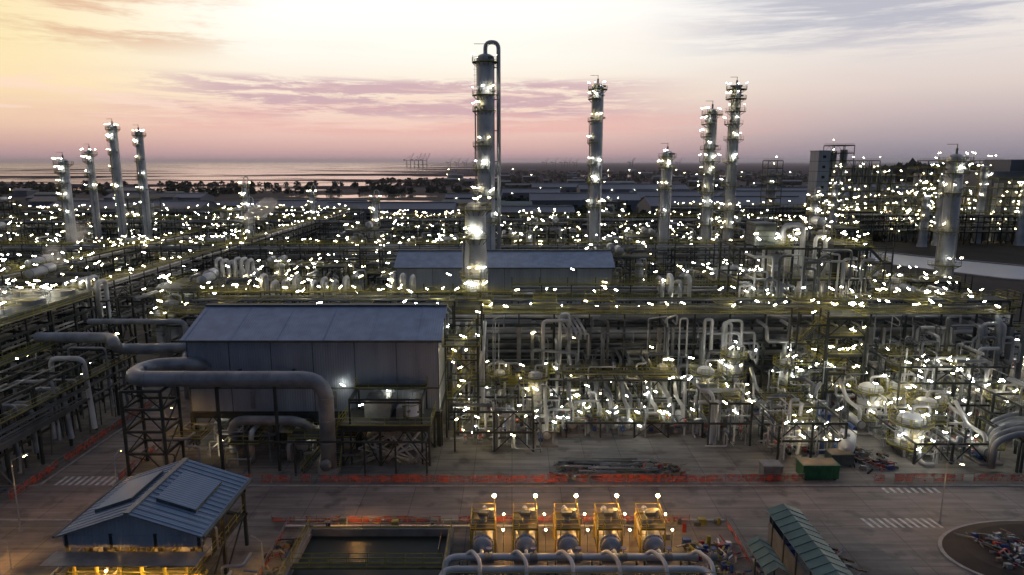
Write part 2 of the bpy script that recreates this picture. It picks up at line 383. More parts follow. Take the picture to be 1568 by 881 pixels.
while x<x1:
    for y in (111.3,124.6):
        b.lamp(x+U(-.7,.7),y,15+U(1.3,2.4),2,.9)
    if R.random()<.35: b.lamp(x,111.3,U(3,12),0,.8)
    if R.random()<.3: b.plat(x,x+U(2,4),112,115,15+U(1,2.5),'yel')
    x+=2.2
for i in range(90):
    x=U(-8,82);z=R.choice([4.9,7.7,10.5,13.2,13.2]);r=R.choice([.08,.1,.14,.18,.25,.3]);y=111.4-U(.2,2.5);z2=U(1,z-2);y2=y-U(1,6);w=U(-8,8)
    k=R.random()
    if k<.35: P=[(x,113+U(0,3),z),(x,y,z),(x,y,z2),(x,y2,z2),(x,y2,.3)]
    elif k<.7: P=[(x,114,z),(x,y,z),(x,y,z2),(x+w,y,z2),(x+w,y,.2)]
    else: P=[(x,114,z),(x,y,z),(x,y,z+U(.8,2)),(x+w,y,z+U(.8,2)),(x+w,y,.2)]
    b.pipe(P,r,R.choice(['ins','pipe','pipe','piped']))
for i in range(18):
    x=U(8,82);r=R.choice([.15,.2,.25,.3]);zt=U(10,15.2);w=U(1,7)
    b.pipe([(x,110.6,U(2,6)),(x,110.6,zt),(x+w,110.6,zt),(x+w,110.6,U(6,9)),(x+w,115,U(6,9))],r,'ins',9)
for k in range(5):
    x=8.5+k*.75;b.pipe([(x-2,118,13.9),(x-.5,113,13.9),(x+.6,109.8,12.4),(x+.6,109.8,11)],.2,'ins',9)
main_rack=b.obj('main_pipe_rack')
# ------------------------------------------------------------------ compressor buildings
def shed(L_,D,z0,ze,zr,name,loc,seed):
    R.seed(seed);b=B()
    b.box(0,L_,0,D,z0,ze,'clad');zm=z0+(ze-z0)*.33
    b.box(-.12,L_+.12,-.12,D+.12,zm-.12,zm+.12,'steelg');b.box(-.1,L_+.1,-.1,D+.1,z0-.3,z0,'steel')
    for x in (0,L_):
        b.quad([(x,0,ze),(x,D,ze),(x,D/2,zr)],'clad')
    o=.6;k=(zr-ze)/(D/2);t=.25
    for s_ in (0,1):
        Y=lambda y:(y if s_==0 else D-y)
        e=[(-o,Y(-o),ze-o*k),(L_+o,Y(-o),ze-o*k),(L_+o,Y(D/2),zr),(-o,Y(D/2),zr)]
        u=[(a,c,d+t) for a,c,d in e];b.quad(u,'roof');b.quad(e,'steelg')
        for i in range(4): b.quad([e[i],e[(i+1)%4],u[(i+1)%4],u[i]],'galv')
        i=0
        while i<=L_:
            b.beam((i,Y(-o),ze-o*k+t+.03),(i,Y(D/2),zr+t+.03),.1,.07,'roof');i+=6.4
        b.beam((-o,Y(-o-.12),ze-o*k+.1),(L_+o,Y(-o-.12),ze-o*k+.1),.25,.3,'steelg')
    b.box(-o,L_+o,D/2-.5,D/2+.5,zr+t-.05,zr+t+.18,'steelg')
    i=0
    while i<=L_+.1: b.box(i-.06,i+.06,-.05,0,z0,ze-.3,'steelg');i+=L_/6
    for i in range(6):
        x=L_*(i+.5)/6
        if i%2: b.box(x-.25,x+.25,-.3,-.02,z0+.5,zm-.4,'galv')
    for x in [L_*i/6 for i in range(7)]:
        for y in (0,D/2,D): b.box(x-.4,x+.4,y+(.1 if y==0 else -.4),y+(.8 if y==0 else .4),0,z0-.3,'conc' if y else 'steel')
    b.frame([L_*i/6 for i in range(7)],[-.1,D/2,D],[z0-.31],'steel',.4,.6,.5)
    for i in range(10):
        x=U(2,L_-2);b.vvessel(x,U(3,D-3),0,U(.5,1),U(1.5,z0-3),'ins',0) if R.random()<.4 else b.hvessel(x,U(2,D-2),1.6,U(.5,.9),U(3,6),R.choice('xy'))
    for i in range(16):
        x=U(1,L_-8);y=U(0,D-3);z=U(1,z0-1);b.pipe([(x,y,.2),(x,y,z),(x+U(3,8),y,z),(x+U(3,8),y+3,z)],U(.12,.4),'ins')
    for i in range(10): b.lamp(U(1,L_-1),U(0,D/2),z0-.9,0,.8)
    lp=B.LP;B.LP=1
    for q in (.62,.8,.9): b.lamp(L_*q,-.9,zm+U(-.4,.8),0,.6,'lw')
    B.LP=lp
    return b.obj(name,loc)
shed(35,17,5.2,15.7,18.5,'compressor_building',(-45.3,92,0),21)
shed(50.5,14,7,15.7,18.5,'compressor_building',(-27,158,0),22)
R.seed(31);b=B()
b.pipe([(-43,94,10),(-43,91,12.4),(-49.5,90,12.6),(-49.5,84,12.6),(-24,84,12.6),(-24,84,.2)],1.0,'pipe',24,3.0)
for x in (-47,-42,-36.5,-31,-27): b.rev((x,84,12.6),(1,0,0),[(1.02,0),(1.04,.04),(1.04,.12),(1.02,.16)],'pipe',24)
for z in (10,7,4): b.rev((-24,84,z),(0,0,1),[(1.02,0),(1.04,.04),(1.04,.12),(1.02,.16)],'pipe',24)
b.rev((-24,84,0),(0,0,1),[(1.5,0),(1.5,.5),(1.2,.6)],'conc',24)
b.rev((-24,82.9,1.5),(0,-1,0),[(.6,0),(.6,.5),(.75,.5),(.75,.65),(.1,.7)],'galv',20)
for x in (-49.5,-44.5):
    for y in (82.5,87): b.beam((x,y,0),(x,y,11.4),.3,.3,'steel')
for z in (3,6,9,11.4):
    for y in (82.5,87): b.beam((-49.5,y,z),(-44.5,y,z),.25,.3,'steel')
    for x in (-49.5,-44.5): b.beam((x,82.5,z),(x,87,z),.25,.3,'steel')
for a,c in ((0,3),(3,6),(6,9),(9,11.4)):
    b.beam((-49.5,82.5,a),(-47,82.5,c),.13,.13,'steel');b.beam((-44.5,82.5,a),(-47,82.5,c),.13,.13,'steel')
    b.beam((-44.5,82.5,a),(-44.5,87,c),.13,.13,'steel');b.beam((-49.5,87,a),(-49.5,82.5,c),.13,.13,'steel')
for x in (-38,-30.5):
    b.beam((x,84,0),(x,84,11.5),.35,.35,'steel');b.beam((x,84,11.3),(x,92,11.3),.3,.35,'steel')
b.obj('exhaust_duct')
b=B()
b.pipe([(-38,88,1),(-38,88,5.4),(-29,88,5.4),(-27.4,90,3),(-27.4,94,2)],.65,'pipe',18,1.6)
b.pipe([(-35,90,4.3),(-35,86.5,4.3),(-35,86.5,.2)],.35,'ins',12);b.pipe([(-30,92,3),(-30,87,3),(-30,87,.2)],.5,'ins',14)
b.hvessel(-28.5,90,2,.9,5,'y');b.hvessel(-23,93,2.2,1.0,6,'y')
b.frame([-22.5,-17.5,-11],[85.5,91.5],[5.2,5.6],'steel',.3,.35,.4)
b.plat(-22.8,-10.7,85.2,91.7,5.75,'yel','sew');b.frame([-21.5,-12],[86,91.6],[8.8,9.2],'steel',.22,.25,0)
b.plat(-21.7,-11.8,89.8,91.8,9.35,'yel','sew')
b.box(-20,-16.5,88,91.4,5.8,8.2,'galv');b.vvessel(-13.6,88.5,5.75,.9,1.8,'white',0,.3);b.box(-15.6,-14.7,87.5,91,5.8,7.3,'galv')
for i in range(14): b.pipe([(U(-22,-11),90,U(3,5)),(U(-22,-11),86,U(2,4)),(U(-22,-11),86,.2)],U(.07,.2),'ins')
for x,z in ((-20,8.3),(-16,8.3),(-12.3,4.3),(-18.4,4.3),(-15,4),(-19.5,11),(-14,11)): b.lamp(x,86.2 if z<10 else 90.5,z,0,.7)
for x in (-42,-39.5,-33,-26.5,-32,-36,-29): b.lamp(x,U(85,90),U(2,4.2),1.5,.8)
for i in range(34):
    x=U(-48,-24);y=U(84.5,91);z=U(.8,4.5);w=U(-5,5);b.pipe([(x,y,.1),(x,y,z),(x+w,y,z),(x+w,y+2,z)],U(.06,.22),R.choice(['ins','pipe','piped']))
for x in (-46,-38,-30,-24): b.plat(x,x+U(3,5),86,89,U(2.2,4),'yel')
b.stair((-27.5,83.6,0),(-24.8,86,3));b.stair((-23,83.5,0),(-23,88,5.7))
for x in (-34,-28,-19,-15,-11): b.beam((x,82.6,0),(x,82.6,4.6),.22,.22,'steel')
b.beam((-34,82.6,4.6),(-11,82.6,4.6),.2,.25,'steel')
b.obj('lube_oil_skid')
b=B();b.stairtower(-9.6,95,17,4.6,3);b.stairtower(-9.2,104,17,4.4,3);b.plat(-10,-4.6,94.6,100,14,'yel')
for i in range(24): b.lamp(U(-9.6,-5),U(94,99),U(1,17),0,.7)
for i in range(8): x=U(-9,-4);b.pipe([(x,101,0),(x,101,U(8,15)),(x,110,14)],U(.1,.25),'ins')
b.obj('stair_tower')
# ------------------------------------------------------------------ columns
def column(name,x,y,h,r,seed,plats,loop=0,skirt=0,pl=1.1,taper=None,m='vessel'):
    R.seed(seed);b=B();seg=32
    pr=[(r*1.25,0),(r*1.25,.6),(r,3)] if not taper else [(taper[1],0),(taper[1],taper[0]),(r,taper[0]+2)]
    pr+=[(r,h-r*.6)]+[(r*math.cos(a),h-r*.6+r*.6*math.sin(a)) for a in (.3,.6,.9,1.2,1.45)]+[(.01,h)]
    b.rev((0,0,0),(0,0,1),pr,m,seg)
    z=4
    while z<h-2: b.rev((0,0,z),(0,0,1),[(r+.01,0),(r+.04,.03),(r+.04,.1),(r+.01,.13)],'vessel',seg);z+=U(2.4,4.5)
    lp=B.LP;B.LP=.85
    for k,z in enumerate(plats):
        full=(z>h-5);a0=U(2.0,3.0) ;a1=a0+U(2.2,3.4)
        if full:a0,a1=0,2*math.pi
        b.ring(0,0,z,r+.05,pl,a0,a1)
        for q in range(5 if full else 3):
            a=U(a0,a1);b.lamp((r+pl)*math.cos(a),(r+pl)*math.sin(a),z+2.2,2.2,.9)
        if k+1<len(plats):
            a=U(max(a0,2.4),4.4);b.ladder((r+.5)*math.cos(a),(r+.5)*math.sin(a),min(z,plats[k+1]),max(z,plats[k+1]),-math.sin(a),math.cos(a))
        for q in range(2):
            a=U(3,6);b.cyl((0,0,z+1),((r+.7)*math.cos(a),(r+.7)*math.sin(a),z+1),.3,'galv',10)
        if k in (1,4,5): b.lamp(U(-.5,.8)*r,-r-.9,z+1.6,0,1.3,'lw')
    B.LP=lp
    if loop:
        X=r+loop+.5;b.pipe([(0,0,h-.5),(0,0,h+2.8),(X,0,h+2.8),(X,0,1)],loop,'vessel',14,2.2)
        z=8
        while z<h: b.beam((0,0,z),(X,0,z),.3,.25,'steelg');z+=8
    else: b.cyl((0,0,h-.2),(0,0,h+1.4),.3,'galv',10)
    b.pipe([(-r-.4,-.3,2),(-r-.4,-.3,h*.8),(-r+.3,-.3,h*.8)],.18,'pipe',8);b.pipe([(r*.5,-r-.35,2),(r*.5,-r-.35,h*.6),(r*.5,0,h*.6)],.22,'pipe',8)
    b.beam((0,0,h-1),(0,0,h+2.5),.15,.15,'yel');b.beam((0,0,h+2.4),(-r-.6,0,h+2.4),.12,.12,'yel')
    return b.obj(name,(x,y,0))
B.far=True
column('distillation_column',-6.9,185,67.5,2.35,41,[65.3,57,53,44,38,31,24],.55)
column('distillation_column',27.9,230,65,1.95,43,[63,60,53,46,39,33,25])
column('stripper_column',51.4,230,43.5,1.75,44,[41.5,38,31,22])
column('distillation_column',65.5,230,57,1.7,45,[55,52,48,44,40,36,30,25,19],pl=1.6)
column('distillation_column',73,230,64.5,1.6,46,[63,60,56,52,47,40,32,24,18],pl=1.6)
column('distillation_column',-171,300,55.5,1.7,47,[53.5,49,43,36,28])
column('distillation_column',-160,300,53,1.6,48,[51,47,40,33,27])
column('stripper_column',-168,260,41,1.7,49,[39,36,31,26,20],pl=1.5)
column('stripper_column',-182,300,45,1.4,50,[43,40,34,28],pl=1.5)
column('distillation_column',115,180,42,2.1,51,[40,37,32,22,13,8],pl=1.8)
for x,y,h in ((-96,330,26),(-100,260,24),(-128,330,30),(-60,300,25),(110,250,28),(150,320,30)): column('stripper_column',x,y,h,1.3,int(h+y),[h-2,h-7,h-12],.2)
B.far=False
column('stripper_column',-7,131,32.5,2.0,42,[31,25.5,18,15],taper=(22,2.25))
# ------------------------------------------------------------------ process unit prototypes
def unit(seed,W,D,zs,nv,nl,np_=26,rf=.6):
    R.seed(seed);b=B();nx=max(2,int(W/6));ny=max(2,int(D/6))
    xs=[W*i/nx for i in range(nx+1)];ys=[D*i/ny for i in range(ny+1)]
    b.frame(xs,ys,zs,R.choice(['steel','steel','steelg']),.32,.35,.35)
    for z in zs:
        for i in range(nx):
            for j in range(ny):
                if R.random()<rf: b.plat(xs[i],xs[i+1],ys[j],ys[j+1],z+.12,'yel',''.join(c for c in 'nsew' if R.random()<.5))
        for k in range(2):
            if R.random()<.7:
                b.hvessel(U(2,W-2),U(3,D-3),z+1.6,U(.5,1.1),U(3,6),R.choice('xy'),R.choice(['ins','vessel','vessel']))
    for k in range(nv):
        h=U(4,zs[-1]);b.vvessel(U(-1,W+1),R.choice([-2,U(1,D)]),0,U(.7,1.7),h,R.choice(['ins','vessel','vessel']),1+(h>8),lamps=2)
    for k in range(np_):
        x,y=U(0,W),U(-2,D);z=U(1,zs[-1]+1);pts=[(x,y,R.choice([.1,max(.1,z-2)]))];p=[x,y,z];pts.append(tuple(p))
        for q in range(R.randint(1,3)):
            a=R.choice([0,1,0,1,2])
            p[a]+=U(2,7)*R.choice([-1,1]) if a<2 else U(-3,3);p[2]=max(.4,p[2]);pts.append(tuple(p))
        b.pipe(pts,R.choice([.08,.12,.16,.22,.3,.4]),R.choice(['ins','pipe','piped','pipe','piped']),7)
    for k in range(nl):
        z=R.choice([zs[-1],zs[-1],R.choice(zs)]);e=R.random()
        x,y=(U(0,W),R.choice([-.2,D])) if e<.6 else (R.choice([0,W]),U(0,D))
        b.lamp(x,y,z+U(1.6,2.8),2)
    b.stairtower(W+.3,D*.3,zs[-1],4.6,2.6)
    return b
B.far=True
protos=[unit(61,20,12,[5,10],3,16,40),unit(62,18,14,[4.5,9,13.5],4,20,40),unit(63,24,10,[6,11],5,16,46),unit(64,14,12,[5,9.5,14,18],3,18,30),unit(65,22,12,[4,8],6,14,46),unit(66,12,10,[5,10,15,20,24],3,18)]
pm=[p.obj('process_unit',(0,0,-500)) for p in protos]
meshes=[o.data for o in pm]
for o in pm: bpy.data.objects.remove(o)
R.seed(99)
def clear(x,y,r=13):
    for a,c,rr in ((-7,185,6),(115,180,7),(28,230,5),(51,230,5),(65,230,5),(73,230,5)):
        if abs(x+10-a)<rr+10 and abs(y+6-c)<rr+8: return False
    if -50<x<24 and 138<y<176: return False
    return True
y=140
while y<400:
    x=-220-(y-140)*.3
    while x<(86 if y<320 else 130):
        if clear(x,y) and not(-100<x+10<-74) and not (24<x<74 and y<150) and R.random()<.93:
            i=R.choice([0,1,2,4,0,2,4,3] if y>160 else [0,2,4,4,1])
            place('process_unit',meshes[i],(x+U(-2,2),y+U(-2,2),0))
        x+=U(27,36)
    y+=25 if y<250 else 36
for x,y,i in ((-80,145,2),(72,165,5),(-130,130,4),(-118,150,1),(12,128,4),(-30,128,4)): place('process_unit',meshes[i],(x,y,0))
for x,y,mm in ((-190,205,rk),(-130,205,rk2),(-70,205,rk),(-10,208,rk2),(50,208,rk),(-250,300,rk2),(-190,300,rk),(-130,300,rk2),(-60,310,rk),(0,310,rk2),(60,310,rk),(-260,360,rk),(-200,360,rk2),(-140,360,rk),(155,340,rk),(215,333,rk2),(275,327,rk),(150,365,rk2),(210,360,rk),(270,360,rk2),(90,390,rk),(150,395,rk2)):
    place('pipe_rack',mm,(x,y,0))
for y,mm in ((124,rk),(184,rk2),(244,rk),(304,rk2)): place('pipe_rack',mm,(-84,y,0),math.pi/2)
for y,mm in ((124,rk2),(184,rk)): place('pipe_rack',mm,(-112,y,0),math.pi/2)
B.far=False
lr=rack(60,13,(4,7.5,11,14),77,3.0,dens=.7,pm=('piped','piped','pipe','steelg')).obj('pipe_rack',(-76,62,0),math.pi/2)
R.seed(78);b=B();ys=[62+i*6 for i in range(9)]
b.frame([-75,-69,-63],ys,[4.5,8.5,11],'steel',.32,.35,.5)
for i in range(14):
    x=U(-75,-64);z=R.choice([4.8,8.8,11.3]);r=R.choice([.12,.2,.3]);y=U(62,90)
    b.pipe([(x,y,z),(x,y+U(8,30),z)],r,R.choice(['piped','pipe','piped']))
for i in range(26):
    y=U(64,108);z=U(6,12);w=U(.8,3);r=R.choice([.12,.18,.25,.38]);b.pipe([(-63+U(-1,.6),y,U(.2,4)),(-63,y,z),(-66-w,y,z),(-66-w,y,U(3,6))],r,R.choice(['ins','piped','pipe']),10)
for i in range(12):
    z=U(5,8);b.pipe([(-62.6,U(64,80),.2),(-62.6,U(64,80),z),(-62.6,U(84,108),z)],U(.1,.22),'piped')
b.plat(-64.5,-62.2,62,110,8.6,'yel','e');b.plat(-75,-73,62,110,11.3,'yel','we')
for i in range(40):
    y=U(62,110);b.beam((-62.9,y,U(0,4)),(-62.9,y+U(-1,1),U(5,11)),U(.08,.25),.12,R.choice(['steel','steelg']))
for i in range(34): b.lamp(R.choice([-75,-63,-69]),U(62,112),R.choice([3,6.5,10.5,13]),0,.7)
b.pipe([(-76,106,12.3),(-64,106,12.3),(-62,103,12.3),(-62,104,11),(-60,106,10.4),(-44,108,10.4)],.85,'pipe',18,2)
b.pipe([(-70,110,14),(-54,110,14),(-54,110,2)],.45,'pipe',14);b.pipe([(-55,112,9.5),(-50,100,9.5),(-47,98,9.5)],.5,'pipe',14)
b.obj('pipe_support_structure')
R.seed(80);b=B()
for bx,by,n_,dx in ((-88,132,5,1.6),(-50,134,4,2.2),(-40,134,4,2.2),(-24,134,3,2.0),(-70,160,6,1.5),(72,150,4,1.6),(-130,150,7,1.5),(30,134,4,1.8)):
    for k in range(n_):
        x=bx+k*dx;h=U(15.5,17);b.pipe([(x,by+3,9),(x,by+3,h+.5),(x,by,h+.5),(x,by,9)],.42,'ins',12,1)
    b.frame([bx-1,bx+n_*dx],[by,by+4],[9,13],'steel',.25,.3,.2)
    b.lamp(bx,by-1,17,2);b.lamp(bx+3,by-1,13,0)
b.obj('expansion_loop_pipework')
R.seed(81);b=B()
for k in range(5):
    x0=-108+k*6.2
    b.box(x0,x0+5.6,100,124,15.5,16.6,'steelg');
    for yy in (104,112,120): b.rev((x0+2.8,yy,16.6),(0,0,1),[(2.2,0),(2.0,.8)],'piped',20);b.rev((x0+2.8,yy,17.35),(0,0,1),[(1.9,0),(.3,.02)],'dark',20)
    for yy in (101,103,106,109,111,114,117,119,122): b.beam((x0+.3,yy,17.7),(x0+5.2,yy+U(-.6,.6),17.7),.18,.12,R.choice(['galv','steelg','yel']))
    for x in (x0+.2,x0+5.4):
        for yy in (100.3,112,123.7): b.beam((x,yy,0),(x,yy,15.5),.3,.3,'steel')
    for q in range(26): b.lamp(x0+U(0,5.6),U(99,124),18.6,2,.9)
    b.plat(x0,x0+6,98.4,99.9,15.5,'yel','s')
b.obj('air_cooler_bank')
# ------------------------------------------------------------------ front yard equipment
def vv(name,x,y,r,h,np_=1,seed=0,m='vessel',lamps=3):
    R.seed(seed);b=B();b.vvessel(0,0,0,r,h,m,np_,lamps=lamps,seg=24)
    for i in range(5):
        a=U(0,6.3);q=r+U(.6,1.6);z=U(1,h);b.pipe([(q*math.cos(a),q*math.sin(a),.1),(q*math.cos(a),q*math.sin(a),z),(0,0,z)],U(.07,.15),'ins')
    b.obj(name,(x,y,0))
for i,(x,y,r,h,n_) in enumerate(((3.6,101,1.1,6.5,2),(29.5,100,1.3,7.5,2),(33,97,.9,5,1),(44.5,106,1.3,7,2),(48.5,107,1.1,5.5,1),(36,107,1.0,8,2),(24.5,107,.9,6,1),(-2,104,.9,6,1))): vv('process_vessel',x,y,r,h,n_,100+i,lamps=4)
for i,(x,y,r,h) in enumerate(((56,102,1.8,4.0),(60.5,102,1.6,4.5),(55.5,90,1.8,3.6),(60.5,95,1.5,4.2),(68,104,1.6,5),(73,97,1.4,4.5))): vv('storage_tank',x,y,r,h,2,120+i,'vessel',6)
def pumpskid():
    b=B();b.box(-1.6,1.6,-2.6,2.6,0,.35,'conc');b.hvessel(0,0,1.5,.62,3.6,'y','ins');b.pipe([(0,-1,1.8),(0,-1,3.6),(0,3,3.6),(0,6,6)],.3,'ins',10)
    b.cyl((-.9,-1.8,.8),(-.9,.2,.8),.35,'blue',12);b.cyl((-.9,.3,.8),(-.9,1.1,.8),.45,'galv',12);b.pipe([(-.9,.7,1),(-.9,.7,3),(-2,.7,3),(-2,.7,.2)],.16,'pipe')
    b.pipe([(.9,-2,.2),(.9,-2,2.6),(.9,2,2.6),(.9,2,.2)],.14,'pipe');b.plat(.2,1.7,-2.4,1.2,2.2,'yel');b.lamp(1,-2.5,3.8,3,.8);b.lamp(-1.5,1.5,3,2.6,.7);return b
lp=B.LP;B.LP=1;R.seed(130);ps=pumpskid().obj('pump_skid',(9,98,0)).data;B.LP=lp
for x,y in ((13.2,98),(17.4,98),(21.6,98),(25.8,99),(5,94),(0,98),(40,104),(52,98),(64,88),(66,95),(9,105),(17,105)): place('pump_skid',ps,(x,y,0))
R.seed(131);b=B()
for k in range(5):
    x=12+k*3;b.pipe([(x-1,112,7),(x-1,109,6.6),(x+.2,103,4.4),(x+.4,101,4),(x+.4,101,1.6)],.34,'pipe',12,1.0)
b.frame([8,14,20,26],[101,108],[3.6,7],'steel',.25,.3,.25);b.plat(8,26,106,108,5.1,'yel','ns');b.plat(8,26,103,105,7.1,'yel','ns')
for i in range(20): b.lamp(U(8,26),U(97,108),U(2,7),1,.7)
b.obj('cooling_pipework')
def yard(name,x0,x1,y0,y1,zs,nl,npipe,seed,nv=2):
    R.seed(seed);b=B();nx=max(1,int((x1-x0)/4.5));ny=max(1,int((y1-y0)/5))
    b.frame([x0+(x1-x0)*i/nx for i in range(nx+1)],[y0+(y1-y0)*i/ny for i in range(ny+1)],zs,'steel',.25,.28,.35)
    for z in zs:
        for k in range(4):
            a=U(x0,x1-3);c=U(y0,y1-2);b.plat(a,a+U(2,4),c,c+U(1.2,2.5),z+.15,'yel')
    for k in range(npipe):
        x,y=U(x0,x1),U(y0,y1);z=U(.8,zs[-1]+1);p=[x,y,z];pts=[(x,y,.1),(x,y,z)]
        for q in range(R.randint(1,4)):
            a=R.choice([0,1,2]);p[a]+=U(1,5)*R.choice([-1,1]);p[0]=min(max(p[0],x0-1),x1+1);p[1]=min(max(p[1],y0-1),y1+1);p[2]=min(max(.4,p[2]),zs[-1]+2);pts.append(tuple(p))
        b.pipe(pts,R.choice([.06,.08,.1,.14,.2,.28]),R.choice(['ins','pipe','ins','piped']),8)
    for k in range(nv): b.hvessel(U(x0+1,x1-1),U(y0+1,y1-1),1.5,U(.5,.8),3,R.choice('xy'))
    for k in range(nl): b.lamp(U(x0,x1),R.choice([y0,U(y0,y1)]),U(1.8,zs[-1]+1.8),1.5,.75)
    for k in range(npipe//3):
        x,y,z=U(x0,x1),U(y0,y1),U(.6,2);b.cyl((x-.3,y,z),(x+.3,y,z),.25,'galv',8);b.cyl((x,y,z),(x,y,z+.8),.06,'red',6);b.rev((x,y,z+.8),(0,0,1),[(.28,0),(.28,.06)],'red',10)
    b.obj(name)
yard('valve_manifold',36,45,87,99,[3,5.5],36,80,141,3)
yard('valve_manifold',28,34,92,104,[3.5,6.5],14,45,142)
yard('valve_manifold',-8,3,90,108,[3,6],24,70,143)
yard('valve_manifold',58,74,98,110,[4,7.5,10],54,120,144,5)
yard('valve_manifold',70,86,84,100,[4,7],38,100,145,4)
yard('valve_manifold',44,56,104,110,[4,8],20,60,146)
yard('valve_manifold',3,30,104,110,[3,6],26,90,147)
yard('valve_manifold',3,28,95,101,[2.4],18,70,148)
yard('valve_manifold',54,64,86,99,[3],18,60,149)
b=B();R.seed(150);b.frame([49.5,55.5],[104,109.5],[4,7,10,13,16],'steel',.3,.3,.6)
for z in (4,7,10,13,16): b.plat(49.5,55.5,104,109.5,z+.12,'yel')
for i in range(34): b.lamp(U(49.5,55.5),103.9,R.choice([5,8,11,14,17.8])+U(0,.6),0,.75)
b.stairtower(44.7,104,16,4.6,2.6);b.obj('access_tower')
b=B();R.seed(151)
for k in range(5):
    y=84+k*1.7;b.pipe([(88,y,5.2),(66+k,y,5.2),(63+k,y,4.0),(63+k,y,.4)],.38,'pipe',14,1.2)
for x in (66,72,78,84): b.frame([x,x+.5],[83.5,92],[4.5],'steel',.25,.3,0)
for k in range(4): b.pipe([(72+k*2.5,95,9),(72+k*2.5,90,9),(72+k*2.5,90,1)],.3,'ins',14,1.2)
for i in range(16): b.lamp(U(64,86),U(83,94),U(3,7),1.5,.75)
b.pipe([(81,118,14.5),(81,110.5,14.5),(81,110.5,1)],.6,'pipe',16,2);b.pipe([(79,118,13.5),(79,110.8,13.5),(79,110.8,1)],.4,'pipe',12,2)
b.obj('header_pipework')
b=B();R.seed(152);xs=[43,48,53,58,63,67];b.frame(xs,[128,134,140],[6,12,18,24],'steel',.35,.35,.55)
for z in (6,12,18,24):
    for i in range(5):
        if R.random()<.75: b.plat(xs[i],xs[i+1],128,140,z+.12,'yel')
for i in range(9): b.vvessel(U(45,65),U(130,138),R.choice([12,18,0,6]),U(1,1.8),U(3.5,6),'vessel',1)
b.box(46,50,129,134,24.3,28.5,'steelg')
for z in (25,26,27,28): b.box(45.9,50.1,128.9,134.1,z,z+.12,'steel')
b.box(61,65.5,128.6,134,18.3,24.5,'dark');b.rail((61,128.6,24.5),(65.5,128.6,24.5))
b.pipe([(52,131,24),(52,131,28),(56,131,28),(56,131,12)],.5,'ins',14,1.5);b.pipe([(58,130,18),(58,130,26),(60,130,26),(60,130,6)],.35,'ins',12,1)
for i in range(130): b.lamp(U(43,67),R.choice([127.8,127.8,134,140]),R.choice([6,12,18,24,24])+U(1.5,2.8),1.8,.9)
for i in range(80):
    x,z,w=U(43,67),U(3,24),U(-5,5);b.pipe([(x,127,max(.1,z-U(4,12))),(x,127,z),(x+w,127,z),(x+w,132,z)],U(.08,.3),R.choice(['ins','pipe','piped']))
b.stairtower(67.5,129,24);b.obj('reactor_structure')
yard('valve_manifold',72,100,126,140,[4,8],44,110,153,6)
B.far=True
def tower(x,y,w,d,h,seed,name='silo_tower',core=True,step=4.5,nl=40):
    R.seed(seed);b=B();n=max(1,int(w/5));zs=[];z=step
    while z<=h: zs.append(z);z+=step
    b.frame([w*i/n for i in range(n+1)],[0,d],zs,'steelg',.35,.35,.5)
    for z in zs: b.plat(0,w,0,d,z+.1,'yel','nsew')
    if core:
        for k in range(n): b.cyl((w*(k+.5)/n,d/2,0),(w*(k+.5)/n,d/2,h*U(.75,.95)),w/n*.33,'vessel',18)
    for i in range(nl): b.lamp(U(0,w),-.3,R.choice(zs)+U(.9,3.2),0,1.2,k='ly' if R.random()<.6 else 'lw')
    b.obj(name,(x,y,0))
b=B();b.box(0,7,0,12,0,46,'clad')
for z in range(4,46,6): b.box(-.1,7.1,-.1,12.1,z,z+.3,'steelg')
for z in range(6,44,6): b.box(2.6,4.4,-.15,0,z,z+1.6,'dark')
b.box(-.3,7.3,-.3,12.3,46,46.5,'galv');b.obj('lift_tower_building',(183,415,0))
for a in ((191,415,13,12,51,161),(205,415,15,12,44,162),(221,415,13,12,38,163),(206,360,14,12,28,165),(224,350,16,12,30,166),(150,340,12,10,24,167),(243,345,14,10,35,168),(235,400,12,12,36,169),(190,345,16,10,24,170),(262,380,16,10,28,171),(-190,330,16,10,24,172),(-135,310,12,10,22,173),(252,420,14,12,42,174),(270,430,16,12,38,175),(285,420,12,12,44,176),(175,370,14,10,22,177),(300,400,16,12,34,178)): tower(*a)
tower(155,420,9,9,43,164,nl=18)
for x,y,h in ((206,330,34),(214,335,27),(196,325,24),(232,340,38),(246,330,30)): column('stripper_column',x,y,h,1.8,int(h*3),[h-2,h-6,h-11,h-16],pl=1.6)
b=B();b.box(0,40,0,30,0,35,'farw');b.box(12,22,5,25,35,41,'farw');b.box(-.3,40.3,-.3,30.3,34.6,35.2,'galv')
for x in range(4,40,9):
    for z in range(9,34,9): b.box(x,x+1.6,-.12,0,z,z+1.4,'dark')
for z in (9,21): b.plat(0,40,-1.6,-.05,z,'yel','s')
for i in range(14): b.lamp(U(0,40),-1.5,R.choice([3,9,21])+2,0,1.1,k='ly')
b.obj('polymer_plant_building',(243,350,0));b=B();b.box(0,8,0,8,0,52,'farw')
for z in range(5,48,6): b.box(-.1,8.1,-.1,8.1,z,z+.3,'steelg')
b.obj('lift_tower_building',(262,345,0))
